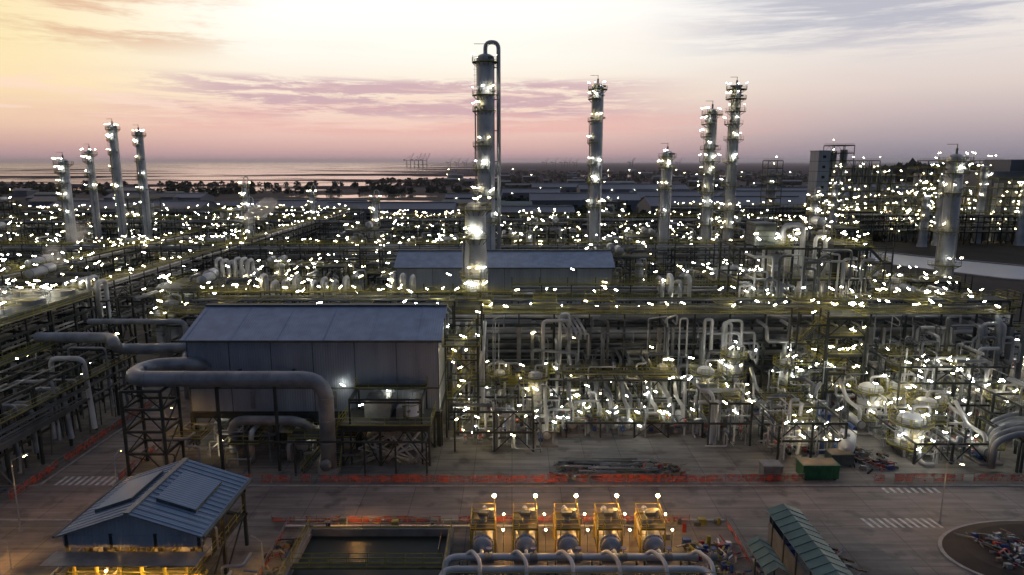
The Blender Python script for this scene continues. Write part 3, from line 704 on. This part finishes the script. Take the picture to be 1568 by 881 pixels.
# ------------------------------------------------------------------ warehouses far, town, trees, cranes
def warehouse(x,y,L_,D,h,m='farr',rz=0):
    b=B();b.box(0,L_,0,D,0,h,'farw');e=.6;zr=h+D*.12
    b.quad([(-e,-e,h),(L_+e,-e,h),(L_+e,D/2,zr),(-e,D/2,zr)],m);b.quad([(-e,D/2,zr),(L_+e,D/2,zr),(L_+e,D+e,h),(-e,D+e,h)],m)
    for xx in (0,L_): b.quad([(xx,0,h),(xx,D,h),(xx,D/2,zr-.2)],'farw')
    for i in range(int(L_/12)): b.box(6+i*12,10+i*12,-.1,0,0,min(5,h*.7),'dark')
    b.box(0,L_,D/2-.8,D/2+.8,zr-.1,zr+.6,'galv')
    for i in range(int(L_/25)): b.lamp(10+i*25,-.8,h-.5,0,1.2)
    b.obj('warehouse',(x,y,0),rz)
for a in ((15,560,90,40,9),(110,600,80,40,9),(-10,720,60,30,8),(75,760,120,40,10),(95,470,110,45,10),(170,520,120,50,11),(210,640,160,45,10),(-330,480,110,40,7),(-200,500,90,36,7),(-380,640,90,30,7),(-60,620,50,25,8),(-130,470,90,30,8),(25,850,110,36,9),(330,700,140,50,12),(300,520,100,50,12),(-20,440,60,25,8)): warehouse(*a)
R.seed(200);b=B()
for i in range(300):
    y=500+2600*R.random()**1.5;x=y*U(-.75,.8)
    if x<-.1*y and (y>900 or (-.42<x/y and y>560)): continue
    w,d,h=U(8,40),U(8,25),U(3,8);b.box(x,x+w,y,y+d,0,h,R.choice(['farw','farr','steel','steelg']));b.quad([(x-1,y-1,h+.2),(x+w+1,y-1,h+.2),(x+w+1,y+d/2,h+2.4),(x-1,y+d/2,h+2.4)],R.choice(['farr','farw','teal','steelg']))
    if R.random()<.25:
        s_=y/800;b.beam((x,y-2,0),(x,y-2,8),.3,.3,'galv');b.beam((x-.5*s_,y-2,8),(x+.5*s_,y-2,8),.35*s_,.3*s_,R.choice(['lwf','lyf','lyf']))
b.obj('distant_town')
def trees(name,area,n,seed,hs=(4,8)):
    R.seed(seed);b=B()
    for i in range(n):
        x,y=area()
        if -320<x<-50 and 560<y<860 : continue
        h=U(*hs);w=h*U(.6,1.3);b.beam((x,y,0),(x,y,h*.5),.4,.4,'wood')
        for q in range(30):
            a,e,rr=U(0,6.3),U(-1.2,1.5),w*U(.3,1);c=Vector((x+rr*math.cos(a)*math.cos(e),y+rr*math.sin(a)*math.cos(e),max(.3,h*.45+h*.45*math.sin(e))))
            s_=w*U(.18,.36);u=Vector((U(-1,1),U(-1,1),U(-1,1))).normalized()*s_;v=u.orthogonal().normalized()*s_*.7
            b.quad([c-u-v,c+u-v*.7,c+u*.8+v,c-u*.6+v],'leaf')
    b.obj(name)
def ar1():
    k=R.choice([(450,60,-.05,.6),(620,40,-.5,.1),(900,80,-.8,.1),(930,40,0,.8),(1150,60,-.8,.8),(1400,60,-.2,.9),(540,30,.3,.8)]);y=k[0]+R.gauss(0,k[1]*.6);return y*U(k[2],k[3]),y
trees('distant_trees',ar1,1400,201)
trees('distant_trees',lambda:(lambda y:(y*U(0,.9),y))(U(1500,2600)),700,202,(5,9))
trees('hillside_trees',lambda:(R.gauss(640,60),R.gauss(1000,25)),260,203,(20,34))
def crane():
    b=B()
    for x in (0,28):
        for y in (0,22): b.beam((x,y,0),(x,y,48),2.2,2.2,'steelg')
    b.beam((0,0,20),(28,0,20),2,2,'steelg');b.beam((-25,11,48),(30,11,48),3,3,'steelg');b.beam((28,11,48),(52,11,98),2.4,2.4,'steelg');b.beam((24,11,48),(24,11,76),2,2,'steelg');b.beam((24,11,76),(50,11,95),.8,.8,'steelg');b.beam((24,11,76),(-22,11,49),.8,.8,'steelg');b.box(-22,-10,6,16,49,56,'farw');b.beam((0,0,0),(28,0,20),1,1,'steelg')
    return b
cm=crane().obj('port_crane',(-760,5000,0)).data
R.seed(210)
for x in (-690,-660,-630,-480,-430,-370,240,300,360,410,450,860,900,1250,-300): place('port_crane',cm,(x,5000+U(0,500) if x>-600 else 4900,0),0,1 if x<-600 else .7)
B.far=False
# ------------------------------------------------------------------ haze layer over the far plain, steam
m=bpy.data.materials.new('haze');m.use_nodes=True;nt=m.node_tree;nt.nodes.clear();o=nt.nodes.new('ShaderNodeOutputMaterial');v=nt.nodes.new('ShaderNodeVolumeScatter')
v.inputs['Color'].default_value=(.95,.88,.92,1);v.inputs['Density'].default_value=.00007;v.inputs['Anisotropy'].default_value=.45;nt.links.new(v.outputs[0],o.inputs['Volume'])
reg('haze',m);b=B();b.box(-14000,14000,440,16000,-1,85,'haze');b.obj('haze')
def steam(x,y,z,sx,sy,sz,seed,dn=.3):
    m=bpy.data.materials.new('steam');m.use_nodes=True;nt=m.node_tree;N=nt.nodes;L=nt.links;N.clear()
    o=N.new('ShaderNodeOutputMaterial');v=N.new('ShaderNodeVolumeScatter');v.inputs['Color'].default_value=(1,1,1,1);v.inputs['Anisotropy'].default_value=.6
    tc=N.new('ShaderNodeTexCoord');n=N.new('ShaderNodeTexNoise');n.noise_dimensions='4D';n.inputs['W'].default_value=seed;n.inputs['Scale'].default_value=2.0;n.inputs['Detail'].default_value=6;n.inputs['Distortion'].default_value=.5
    L.new(tc.outputs['Object'],n.inputs['Vector'])
    ln=N.new('ShaderNodeVectorMath');ln.operation='LENGTH';L.new(tc.outputs['Object'],ln.inputs[0])
    s1=N.new('ShaderNodeMath');s1.operation='SUBTRACT';L.new(n.outputs['Fac'],s1.inputs[0]);s2=N.new('ShaderNodeMath');s2.operation='MULTIPLY';L.new(ln.outputs['Value'],s2.inputs[0]);s2.inputs[1].default_value=.4;L.new(s2.outputs[0],s1.inputs[1])
    mr=N.new('ShaderNodeMapRange');mr.inputs['From Min'].default_value=.17;mr.inputs['From Max'].default_value=.4;mr.inputs['To Min'].default_value=0;mr.inputs['To Max'].default_value=dn;L.new(s1.outputs[0],mr.inputs[0]);L.new(mr.outputs[0],v.inputs['Density']);L.new(v.outputs[0],o.inputs['Volume'])
    me=bpy.data.meshes.new('steam_plume');import bmesh;bm=bmesh.new();bmesh.ops.create_icosphere(bm,subdivisions=3,radius=1);bm.to_mesh(me);bm.free();me.materials.append(m)
    ob=place('steam_plume',me,(x,y,z));ob.scale=(sx,sy,sz);ob.rotation_euler=(0,-.45,0)
steam(-93,250,22,10,4,4,1.3,.5);steam(-118,185,21,4,3,4,4.4,.2);steam(-108,160,18,3,2.5,4,7.4,.18)
# ------------------------------------------------------------------ fences / kerbs
def fence(name,p0,p1,seed,h=1.15):
    R.seed(seed);b=B();p0=Vector((*p0,0));p1=Vector((*p1,0));n=max(2,int((p1-p0).length/1.25));d=(p1-p0).normalized();nn_=Vector((-d.y,d.x,0));prev=None
    for k in range(n+1):
        q=p0.lerp(p1,k/n);top=q+nn_*U(-.08,.08)+Vector((0,0,h+U(-.25,.06)));bot=q+nn_*U(-.05,.05)+Vector((0,0,.08))
        if k%2==0: b.beam(q,q+Vector((0,0,h+.1)),.06,.06,'galv')
        if prev and R.random()<.94: b.quad([prev[1],bot,top,prev[0]],'net')
        prev=(top,bot)
    b.beam(p0+Vector((0,0,h)),p1+Vector((0,0,h)),.05,.05,'galv');b.beam(p0+Vector((0,0,.6)),p1+Vector((0,0,.6)),.04,.04,'galv')
    b.obj(name)
for i,(a,c) in enumerate((((-48,80.6),(22,80.6)),((22,80.6),(37,80.8)),((46,80.8),(110,80.8)),((-60.3,76),(-60.3,112)),((-50,81),(-50,90)),((-27,70.8),(-8,70.8)),((-62,63),(-62,75)),((24,70.5),(24,60)),((-7.6,70),(-7.6,64)),((-25,70.8),(-24.5,55)),((-6,71),(20,71)))): fence('safety_barrier',a,c,300+i,1.15 if i<5 else .85)
b=B()
for a in ((-27,24,71.1,71.4),(62,130,71.1,71.4),(-50,130,79.5,79.75),(-140,-59.4,79.5,79.75)): b.box(a[0],a[1],a[2],a[3],0,.14,'kerb')
b.box(-50.3,-50.05,79.8,116,0,.14,'kerb');b.box(-59.4,-59.15,79.8,116,0,.14,'kerb');b.box(-140,-44,71.1,71.4,0,.14,'kerb');b.obj('kerb')
def marks():
    b=B()
    for k in range(9): x=-57.6+k*.85;b.quad([(x,79.9,.011),(x+.4,79.9,.011),(x+.4,82.3,.011),(x,82.3,.011)],'paint')
    for k in range(10): x=40+k*.85;b.quad([(x,69.8,.011),(x+.35,69.8,.011),(x,71.8,.011),(x-.35,71.8,.011)],'paint')
    for k in range(8): x=46+k*.9;b.quad([(x,77.9,.011),(x+.4,77.9,.011),(x+.4,79.2,.011),(x,79.2,.011)],'paint')
    b.obj('road_markings')
marks()
sheet('junction_road',[(34,50),(41,60),(36,71.6),(80,71.6),(80,50)],.003,RD)
b=B();seg=48;cx,cy,rr=57,64,12.5
for k in range(seg):
    a,c=2*math.pi*k/seg,2*math.pi*(k+1)/seg
    P=lambda q,r,z:(cx+r*math.cos(q),cy+r*.58*math.sin(q),z)
    b.quad([P(a,rr,.15),P(c,rr,.15),P(c,rr-.4,.15),P(a,rr-.4,.15)],'kerb');b.quad([P(a,rr,0),P(c,rr,0),P(c,rr,.15),P(a,rr,.15)],'kerb')
    b.quad([P(a,rr-.4,.15),P(c,rr-.4,.15),P(c,rr-2.5,.5),P(a,rr-2.5,.5)],'soil');b.quad([P(a,rr-2.5,.5),P(c,rr-2.5,.5),(cx,cy,.35)],'soil')
b.obj('roundabout_island')
def debris(name,x,y,w,d,n,seed,zb=0,cols=('wood','galv','steelg','blue','galv','steelg','soil','red','steel','dark','conc')):
    R.seed(seed);b=B()
    for i in range(n):
        px,py=x+U(-w,w),y+U(-d,d);c=R.choice(cols);a=U(0,6.3);t=R.random()
        if t<.4: l=U(.5,1.8);z=zb+U(.05,.5);b.beam((px,py,z),(px+l*math.cos(a),py+l*math.sin(a),z+U(-.05,.3)),U(.06,.25),U(.05,.15),c)
        elif t<.75: s_=U(.15,.55);b.beam((px,py,zb),(px+U(-.1,.1),py+.1,zb+s_),s_*U(.8,2),s_*U(.8,1.5),c)
        else: l=U(.6,2);z=zb+U(.1,.4);b.cyl((px,py,z),(px+l*math.cos(a),py+l*math.sin(a),z),U(.04,.15),'galv' if c=='soil' else c,8)
    b.obj(name)
debris('construction_debris',55,64,6,3.2,260,310,.4,('wood','galv','steelg','blue','galv','steelg','conc','red','white'));debris('construction_debris',20.5,62.5,2.6,4,140,311,cols=('wood','galv','blue','red','white','steelg','yel'));debris('construction_debris',14,83.5,8.5,2,220,312,0,('galv','steel','wood','red','steelg','galv','steelg'));debris('construction_debris',48.5,87,3,3,100,313,0,('blue','red','galv','steelg','dark','wood'));debris('construction_debris',33,60,1.2,6,90,314);debris('construction_debris',-23.5,62,1.6,5,70,315)
b=B();R.seed(316)
for i in range(26):
    x=U(6,15);y=U(82,86.5);z=.2+.25*(i%3);b.cyl((x,y,z),(x+U(5,7.5),y+U(-.4,.4),z),U(.08,.2),R.choice(['piped','steelg','pipe']),10)
for x in (6,9.5,13,17,21): b.box(x,x+.15,81.8,86.8,0,.15,'wood')
b.obj('stacked_pipes')
# ------------------------------------------------------------------ foreground: gable pavilion
b=B();R.seed(320);x0,x1,y0,y1,ze,zr=-40.3,-27.8,56,66.6,7.2,9.3;xm=(x0+x1)/2
for s_ in (-1,1):
    X=lambda t:xm+s_*t*(x1-xm)
    e=[(X(1.04),y0-.4,ze-.1),(X(1.04),y1+.4,ze-.1),(X(0),y1+.4,zr),(X(0),y0-.4,zr)]
    u=[(a,c,d+.16) for a,c,d in e];b.quad(u,'roofb');b.quad(e,'galv')
    for i in range(4): b.quad([e[i],e[(i+1)%4],u[(i+1)%4],u[i]],'galv')
    zc=lambda t:zr+(ze-zr)*t
    q=[(X(.18),y0+2.6,zc(.18)+.5),(X(.75),y0+2.6,zc(.75)+.5),(X(.75),y1-2.2,zc(.75)+.5),(X(.18),y1-2.2,zc(.18)+.5)]
    b.quad(q,'roofb');l=[(a,c,d-.34) for a,c,d in q]
    for i in range(4): b.quad([q[i],q[(i+1)%4],l[(i+1)%4],l[i]],'steelg')
    yy=y0
    while yy<y1: b.beam((X(.03),yy,zc(.03)+.2),(X(1.02),yy,zc(1.02)+.2),.05,.05,'roofb');yy+=.75
    b.beam((X(1.07),y0-.4,ze),(X(1.07),y1+.4,ze),.2,.22,'steelg')
b.box(xm-.25,xm+.25,y0-.4,y1+.4,zr+.1,zr+.26,'galv')
for yy in (y0+.2,y1-.2): b.quad([(x0,yy,ze-.15),(x1,yy,ze-.15),(xm,yy,zr-.05)],'clad');b.box(x0,x1,yy-.05,yy+.05,ze-1.3,ze-.15,'clad')
b.box(x0-.5,x1+.5,y0-2.4,y0-.2,5.6,5.7,'galv')
for x in (x0+.3,x0+4.3,x0+8.3,x1-.3):
    for y in (y0+.3,y0+5,y1-.3): b.beam((x,y,0),(x,y,ze),.3,.3,'steel')
for z in (3.6,6.2):
    if z<4: b.plat(x0+.3,x1-.3,y0-1.8,y1-.3,z,'yel','sew')
    for y in (y0+.3,y1-.3): b.beam((x0,y,z),(x1,y,z),.2,.3,'steel')
    for x in (x0+.3,x1-.3): b.beam((x,y0,z),(x,y1,z),.2,.3,'steel')
for y in (y0+.3,y0+5): b.beam((x1-.3,y,0),(x1-.3,y+5,3.6),.14,.14,'steel');b.beam((x1-.3,y+5,3.6),(x1-.3,y,7),.14,.14,'steel')
for i in range(6): b.vvessel(x0+1.5+i*2,y0+1+U(0,3),3.6,.5,1.2,'ins',0,.3);b.pipe([(x0+1.5+i*2,y0-1,1),(x0+1.5+i*2,y0-1,5),(x0+1.5+i*2,y0+3,5)],.16,'yel')
for x in (-38.4,-35,-32.2,-29.6): b.rev((x,y0-1.0,5.2),(0,0,1),[(.01,-.12),(.11,-.06),(.11,.06),(.01,.12)],'lo',8)
for x in (-37,-33,-30): b.rev((x,y0+3,6.0),(0,0,1),[(.01,-.08),(.08,-.04),(.08,.04),(.01,.08)],'lo',8)
b.obj('filter_pavilion')
R.seed(321);b=B()
b.plat(-44,-24,50,55,2.8,'yel')
for i in range(36):
    x,y,z,w=U(-44,-25),U(51,57),U(1,4.6),U(-3,3);b.pipe([(x,y,.1),(x,y,z),(x+w,y,z),(x+w,y+2,z)],U(.08,.25),R.choice(['ins','pipe','yelb']))
for x,y,z in ((-41,54.5,3.6),(-36,55,4.2),(-33,54,4.2),(-28,54,4)): b.beam((x,y,0),(x,y,z),.1,.1,'galv');b.rev((x,y,z),(0,0,1),[(.01,0),(.09,.06),(.09,.14),(.01,.2)],'lo',8)
b.obj('water_treatment_skid')
b=B();b.box(-22,-6.3,67.4,67.9,0,1.2,'conc');b.box(-22,-6.3,48,48.5,0,1.2,'conc');b.box(-22,-21.5,48.5,67.4,0,1.2,'conc');b.box(-6.8,-6.3,48.5,67.4,0,1.2,'conc')
b.box(-21.5,-6.8,48.5,67.4,.0,.03,'dark');b.rail((-21.8,67.7,1.2),(-6.5,67.7,1.2));b.rail((-21.8,50,1.2),(-21.8,67.5,1.2));b.rail((-6.5,50,1.2),(-6.5,67.5,1.2))
b.plat(-21.5,-6.8,60.2,61,1.2,'yel','ns')
b.obj('concrete_basin');sheet('basin_water',[(-21.5,48.5),(-6.8,48.5),(-6.8,67.4),(-21.5,67.4)],.35,water('basin_water',.45,False,(.012,.018,.012)))
def pst():
    b=B();H=1.25;b.box(-1.2,1.2,-1.8,5,0,.3,'conc');b.rev((0,-1.2,1.45),(0,1,0),[(.05,-.45),(.6,-.35),(.95,-.1),(1.0,0),(1.0,.3),(1.14,.3),(1.14,.5),(1.0,.5),(1.0,5)],'vessel',24)
    for k in range(16): a=k*math.pi/8;b.cyl((1.07*math.cos(a),-.98,1.45+1.07*math.sin(a)),(1.07*math.cos(a),-.62,1.45+1.07*math.sin(a)),.04,'steel',6)
    b.rev((0,-1.65,1.45),(0,-1,0),[(.25,0),(.25,.3),(.34,.3),(.34,.4),(.02,.41)],'galv',14)
    for y in (0,3): b.box(-.9,.9,y,y+.3,.3,1.0,'conc')
    P=2.85
    for x in (-H,H):
        for y in (-.2,2.9): b.beam((x,y,0),(x,y,P),.16,.16,'yelb')
        b.beam((x,-.2,0.3),(x,2.9,P-.2),.08,.08,'yelb')
    b.plat(-H,H,-.3,3,P,'yelb');b.ladder(-1.0,-.55,0,P,m='yelb')
    b.cyl((0,1.4,2.3),(0,1.4,P+.9),.35,'galv',14);b.box(-.5,.5,1,1.8,P+.7,P+1.1,'steelg');b.cyl((-.6,1.4,P+.9),(.6,1.4,P+.9),.2,'blue',10);b.cyl((.8,2.2,P),(.8,2.2,P+.9),.3,'galv',12)
    b.pipe([(0,3.5,1.6),(0,3.5,2.6),(0,5,2.6),(0,5,.1)],.3,'ins',10)
    b.beam((1.1,3.0,P),(1.1,3.0,4.7),.09,.09,'galv');b.rev((1.1,3.0,4.7),(0,0,1),[(.01,0),(.15,.05),(.19,.15),(.15,.26),(.01,.32)],'lo',12)
    b.pipe([(0,-1.7,1.45),(0,-3,1.45),(0,-3,2.2),(0,-4.6,2.2)],.2,'ins',10)
    for yy in (.2,3.4): b.rev((2.1,yy,2.4),(0,0,1),[(.01,0),(.09,.05),(.09,.15),(.01,.2)],'lo',8);b.beam((2.1,yy,0),(2.1,yy,2.4),.06,.06,'galv')
    return b
R.seed(330);pp=pst().obj('cooling_water_pump',(-3,64.8,0)).data
for x in (1.4,5.75,10.1,14.5): place('cooling_water_pump',pp,(x,64.8,0))
b=B()
b.pipe([(-6.4,58,.1),(-6.4,60,2.1),(-5.6,60.4,2.3),(18,60.4,2.3)],.34,'ins',16,1)
b.pipe([(-6.6,52,.1),(-6.6,58.6,2.1),(18.5,58.6,2.1),(18.5,52,2.1)],.36,'ins',16,1.2);b.pipe([(-5,57.4,1.9),(19,57.4,1.9)],.28,'pipe',14)
for k in range(6):
    x=-4.6+k*4.35;b.pipe([(x,60.4,2.3),(x+.7,60.4,3),(x+1.6,58.6,3),(x+1.6,57,2.1)],.2,'ins',12,.6);b.frame([x-.6,x+.2],[56.8,61],[1.8],'steelg',.16,.2,0)
    b.cyl((x+2,60.4,2.3),(x+2.7,60.4,2.3),.42,'galv',14);b.cyl((x+2.35,60.4,2.3),(x+2.35,60.4,3.2),.07,'galv',6);b.rev((x+2.35,60.4,3.2),(0,0,1),[(.3,0),(.3,.06)],'blue',12)
b.plat(-6,19,55,56.6,2.0,'yel','ns');b.obj('cooling_water_header')
b=B();R.seed(340)
def roofshed(b,x0,x1,y0,y1,z,m):
    xm=(x0+x1)/2
    for s_ in (-1,1):
        q=[(xm,y0,z+.7),(xm+s_*(x1-x0)/2,y0,z),(xm+s_*(x1-x0)/2,y1,z),(xm,y1,z+.7)];b.quad(q,m);b.quad([(a,c,d-.08) for a,c,d in q],'galv')
        k=y0
        while k<y1: b.beam((xm,k,z+.73),(xm+s_*(x1-x0)/2,k,z+.03),.05,.05,m);k+=1.2
    for x in (x0+.15,x1-.15):
        k=y0+.2
        while k<y1: b.beam((x,k,0),(x,k,z),.14,.14,'steelg');k+=3
roofshed(b,26.9,30.4,50,66.8,3.8,'teal');b.box(27.2,30.1,66.4,66.5,0,3.7,'teal');b.box(27.1,27.2,50,66.4,0,2.6,'galv')
for i in range(14): b.box(27.6,28.6,51+i,51.7+i,0,U(.5,1.6),R.choice(['wood','blue','galv','red']))
b.obj('storage_shelter');b=B();roofshed(b,23.4,25.6,57,62.5,2.6,'teal')
for i in range(5): b.box(23.9,25,57.5+i,58.2+i,0,U(.5,1.4),'galv')
b.obj('storage_shelter')
def skip(name,x,y,l,w,h,m,lid=None):
    b=B();b.box(-l/2,l/2,-w/2,w/2,.15,h,m);k=-l/2+.25
    while k<l/2: b.box(k,k+.1,-w/2-.07,-w/2,.2,h-.05,m);b.box(k,k+.1,w/2,w/2+.07,.2,h-.05,m);k+=.6
    b.box(-l/2-.08,l/2+.08,-w/2-.09,w/2+.09,h,h+.1,m);b.box(-l/2+.1,l/2-.1,-w/2+.1,w/2-.1,h+.101,h+.12,lid or 'dark')
    for a in (-l/2+.3,l/2-.5): b.box(a,a+.2,-w/2,w/2,0,.15,'steel')
    if name=='generator_container':
        b.cyl((l/2-.6,0,h+.1),(l/2-.6,0,h+.7),.12,'steel',10);b.box(-l/2+.4,-l/2+1.6,-w/2-.1,-w/2,.7,h-.5,'dark');b.box(.2,1.1,-w/2-.1,-w/2,.3,h-.3,'steelg')
    b.obj(name,(x,y,0))
skip('skip_container',39.4,82.4,4.6,2.2,1.9,'green','wood');skip('site_cabin',33.2,82.0,2.4,1.8,1.9,'galv','galv')
skip('generator_container',45.5,98.5,4.5,2.4,2.6,'blue','blue');skip('generator_container',43,90,4,2,2.2,'blue','galv');skip('equipment_crate',44,86.2,3,2,1.6,'steelg','wood');skip('generator_container',69,107,5,2.4,2.6,'teal','teal')
b=B();b.rev((0,0,2.2),(0,1,0),[(.02,-.45),(.6,-.3),(1.0,0),(1.05,.2),(1.05,3.4),(.9,3.7),(.02,4)],'white',22);b.box(-.9,.9,-.3,4,.8,1.15,'steel')
for y in (.4,1.5,3.4):
    for x in (-1,1): b.cyl((x*.75,y,.5),(x*1.05,y,.5),.5,'rub',16)
b.box(-1.05,1.05,4.1,5.6,.7,2.7,'white');b.box(-.9,.9,5.6,5.63,1.7,2.5,'dark')
b.cyl((0,1.5,3.2),(0,1.5,3.5),.3,'galv',12);b.obj('tanker_truck',(45,86.5,0),-.5)
def slamp(k='lo',h=8):
    b=B();b.rev((0,0,0),(0,0,1),[(.2,0),(.2,.3),(.09,.35),(.06,h)],'galv',10);b.pipe([(0,0,h),(0,0,h+.3),(1.2,0,h+.45)],.04,'galv',6);b.box(1.0,1.7,-.15,.15,h+.38,h+.5,'galv');b.box(1.15,1.55,-.1,.1,h+.34,h+.378,k);return b
sm=slamp().obj('street_lamp',(-18.5,69.6,0)).data
o=bpy.data.objects['street_lamp'];o.scale=(1,1,.35)
for x,y,s_ in ((-50,62,.35),(-24,60,.5),(-43.5,70,1),(-54,69,1),(34.5,82.4,1),(48,70.6,.9),(-48,90,.8)): place('street_lamp',sm,(x,y,0),U(0,6)).scale=(1,1,s_)
b=B();R.seed(350)
for i in range(26):
    x,y=R.choice([(U(-26,-7),U(68.5,70.3)),(U(-6,24),U(70,70.8)),(U(16,23),U(64,69))]);s_=U(.3,.9)
    b.box(x,x+s_,y,y+s_*.7,0,U(.4,1.3),R.choice(['galv','red','yel','steelg','blue','conc']))
b.pipe([(-25,69.3,.5),(16,69.3,.5)],.12,'ins');b.pipe([(-25,69.7,.4),(-8,69.7,.4)],.09,'red')
b.obj('hydrant_and_cabinet_row')
# ------------------------------------------------------------------ world
w=bpy.data.worlds.new('World');sc.world=w;w.use_nodes=True;nt=w.node_tree;N=nt.nodes;L=nt.links;bg=N['Background']
tc=N.new('ShaderNodeTexCoord');sp=N.new('ShaderNodeSeparateXYZ');L.new(tc.outputs['Generated'],sp.inputs[0])
az=N.new('ShaderNodeMath');az.operation='ARCTAN2';L.new(sp.outputs['X'],az.inputs[0]);L.new(sp.outputs['Y'],az.inputs[1])
def ramp(stops,src):
    r=N.new('ShaderNodeValToRGB');e=r.color_ramp.elements
    while len(e)<len(stops): e.new(.5)
    for q,(p,c) in zip(e,stops): q.position=p;q.color=c
    L.new(src,r.inputs[0]);return r.outputs[0]
Z=sp.outputs['Z']
up=[(.34,(.46,.47,.53,1)),(.6,(.20,.25,.36,1)),(1,(.15,.20,.32,1))]
rl=ramp([(0,S(172,144,156)),(.018,S(205,166,162)),(.045,S(240,202,176)),(.09,S(255,228,182)),(.15,S(255,236,184)),(.21,S(253,228,184))]+up,Z)
rc=ramp([(0,S(180,148,160)),(.018,S(218,176,172)),(.045,S(246,206,192)),(.09,S(255,236,214)),(.14,(1.02,.98,.88,1)),(.21,(1.15,1.12,1.05,1))]+up,Z)
rr_=ramp([(0,S(136,130,146)),(.018,S(160,150,160)),(.045,S(190,174,177)),(.09,S(224,208,202)),(.15,S(238,230,225)),(.21,S(226,224,228))]+up,Z)
def mrange(src,a,c,t0=0,t1=1):
    m=N.new('ShaderNodeMapRange');m.interpolation_type='SMOOTHSTEP'
    for k,v in zip(('From Min','From Max','To Min','To Max'),(a,c,t0,t1)): m.inputs[k].default_value=v
    L.new(src,m.inputs[0]);return m.outputs[0]
def mix(f,a,c):
    m=N.new('ShaderNodeMix');m.data_type='RGBA'
    L.new(f,m.inputs[0])
    for s_,i in ((a,6),(c,7)):
        if isinstance(s_,tuple): m.inputs[i].default_value=s_
        else: L.new(s_,m.inputs[i])
    return m.outputs[2]
def mul(a,c):
    m=N.new('ShaderNodeMath');m.operation='MULTIPLY';L.new(a,m.inputs[0])
    if isinstance(c,(int,float)): m.inputs[1].default_value=c
    else: L.new(c,m.inputs[1])
    return m.outputs[0]
A=az.outputs[0]
col=mix(mrange(A,-.66,-.3),rl,rc);col=mix(mrange(A,-.02,.55),col,rr_)
def cloud(sx,sz,seed,lo,hi,rough=.6):
    cb=N.new('ShaderNodeCombineXYZ');L.new(mul(A,sx),cb.inputs[0]);L.new(mul(Z,sz),cb.inputs[1]);cb.inputs[2].default_value=seed
    n=N.new('ShaderNodeTexNoise');n.inputs['Scale'].default_value=1;n.inputs['Detail'].default_value=9;n.inputs['Roughness'].default_value=rough;n.inputs['Distortion'].default_value=.3
    L.new(cb.outputs[0],n.inputs['Vector']);return mrange(n.outputs['Fac'],lo,hi)
c1=mul(mul(mul(cloud(8,75,3.1,.40,.54,.7),mrange(Z,.05,.07)),mrange(Z,.118,.104)),mul(mrange(A,-.55,-.35),mrange(A,.3,.05)))
col=mix(mul(c1,.85),col,S(202,166,178))
c1c=mul(mul(mul(cloud(4,60,13.1,.42,.58,.65),mrange(Z,.03,.045)),mrange(Z,.085,.06)),mul(mrange(A,-.7,-.3),mrange(A,.5,.0)))
col=mix(mul(c1c,.6),col,S(232,176,170))
c1b=mul(mul(cloud(9,100,8.3,.5,.62,.65),mrange(Z,.045,.07)),mul(mrange(Z,.115,.08),mrange(A,.3,0)))
col=mix(mul(c1b,.75),col,S(255,224,206))
c2=mul(mul(cloud(4.5,34,5.7,.42,.58,.65),mrange(Z,.12,.155)),mrange(A,-.28,-.5))
col=mix(mul(c2,.8),col,S(226,182,152))
c3=mul(mul(cloud(3.5,36,9.2,.42,.6,.65),mrange(Z,.11,.17)),mrange(A,.15,.4))
col=mix(mul(c3,.85),col,S(182,184,198))
c4=mul(cloud(2,18,1.2,.4,.75),mrange(Z,.3,.1));col=mix(mul(c4,.15),col,S(225,190,185))
col=mix(mrange(sp.outputs['Y'],.45,-.35),col,(.075,.105,.17,1))
L.new(col,bg.inputs[0]);bg.inputs[1].default_value=1.0
sun=bpy.data.lights.new('sun','SUN');sun.energy=.08;sun.angle=math.radians(30);sun.color=(1,.68,.45)
so=bpy.data.objects.new('sun',sun);sc.collection.objects.link(so)
d=Vector((math.sin(-.25),math.cos(-.25),math.tan(math.radians(12))));so.rotation_euler=d.to_track_quat('Z','Y').to_euler()
# ------------------------------------------------------------------ camera
cam=bpy.data.cameras.new('camera');cam.sensor_width=36;cam.lens=1046/1568*36;cam.clip_end=60000;cam.clip_start=.5
co=bpy.data.objects.new('camera',cam);sc.collection.objects.link(co);co.location=(0,0,40);co.rotation_euler=(math.radians(90-10.45),0,0);sc.camera=co
print('faces',sum(len(o.data.polygons) for o in sc.objects if o.type=='MESH'))
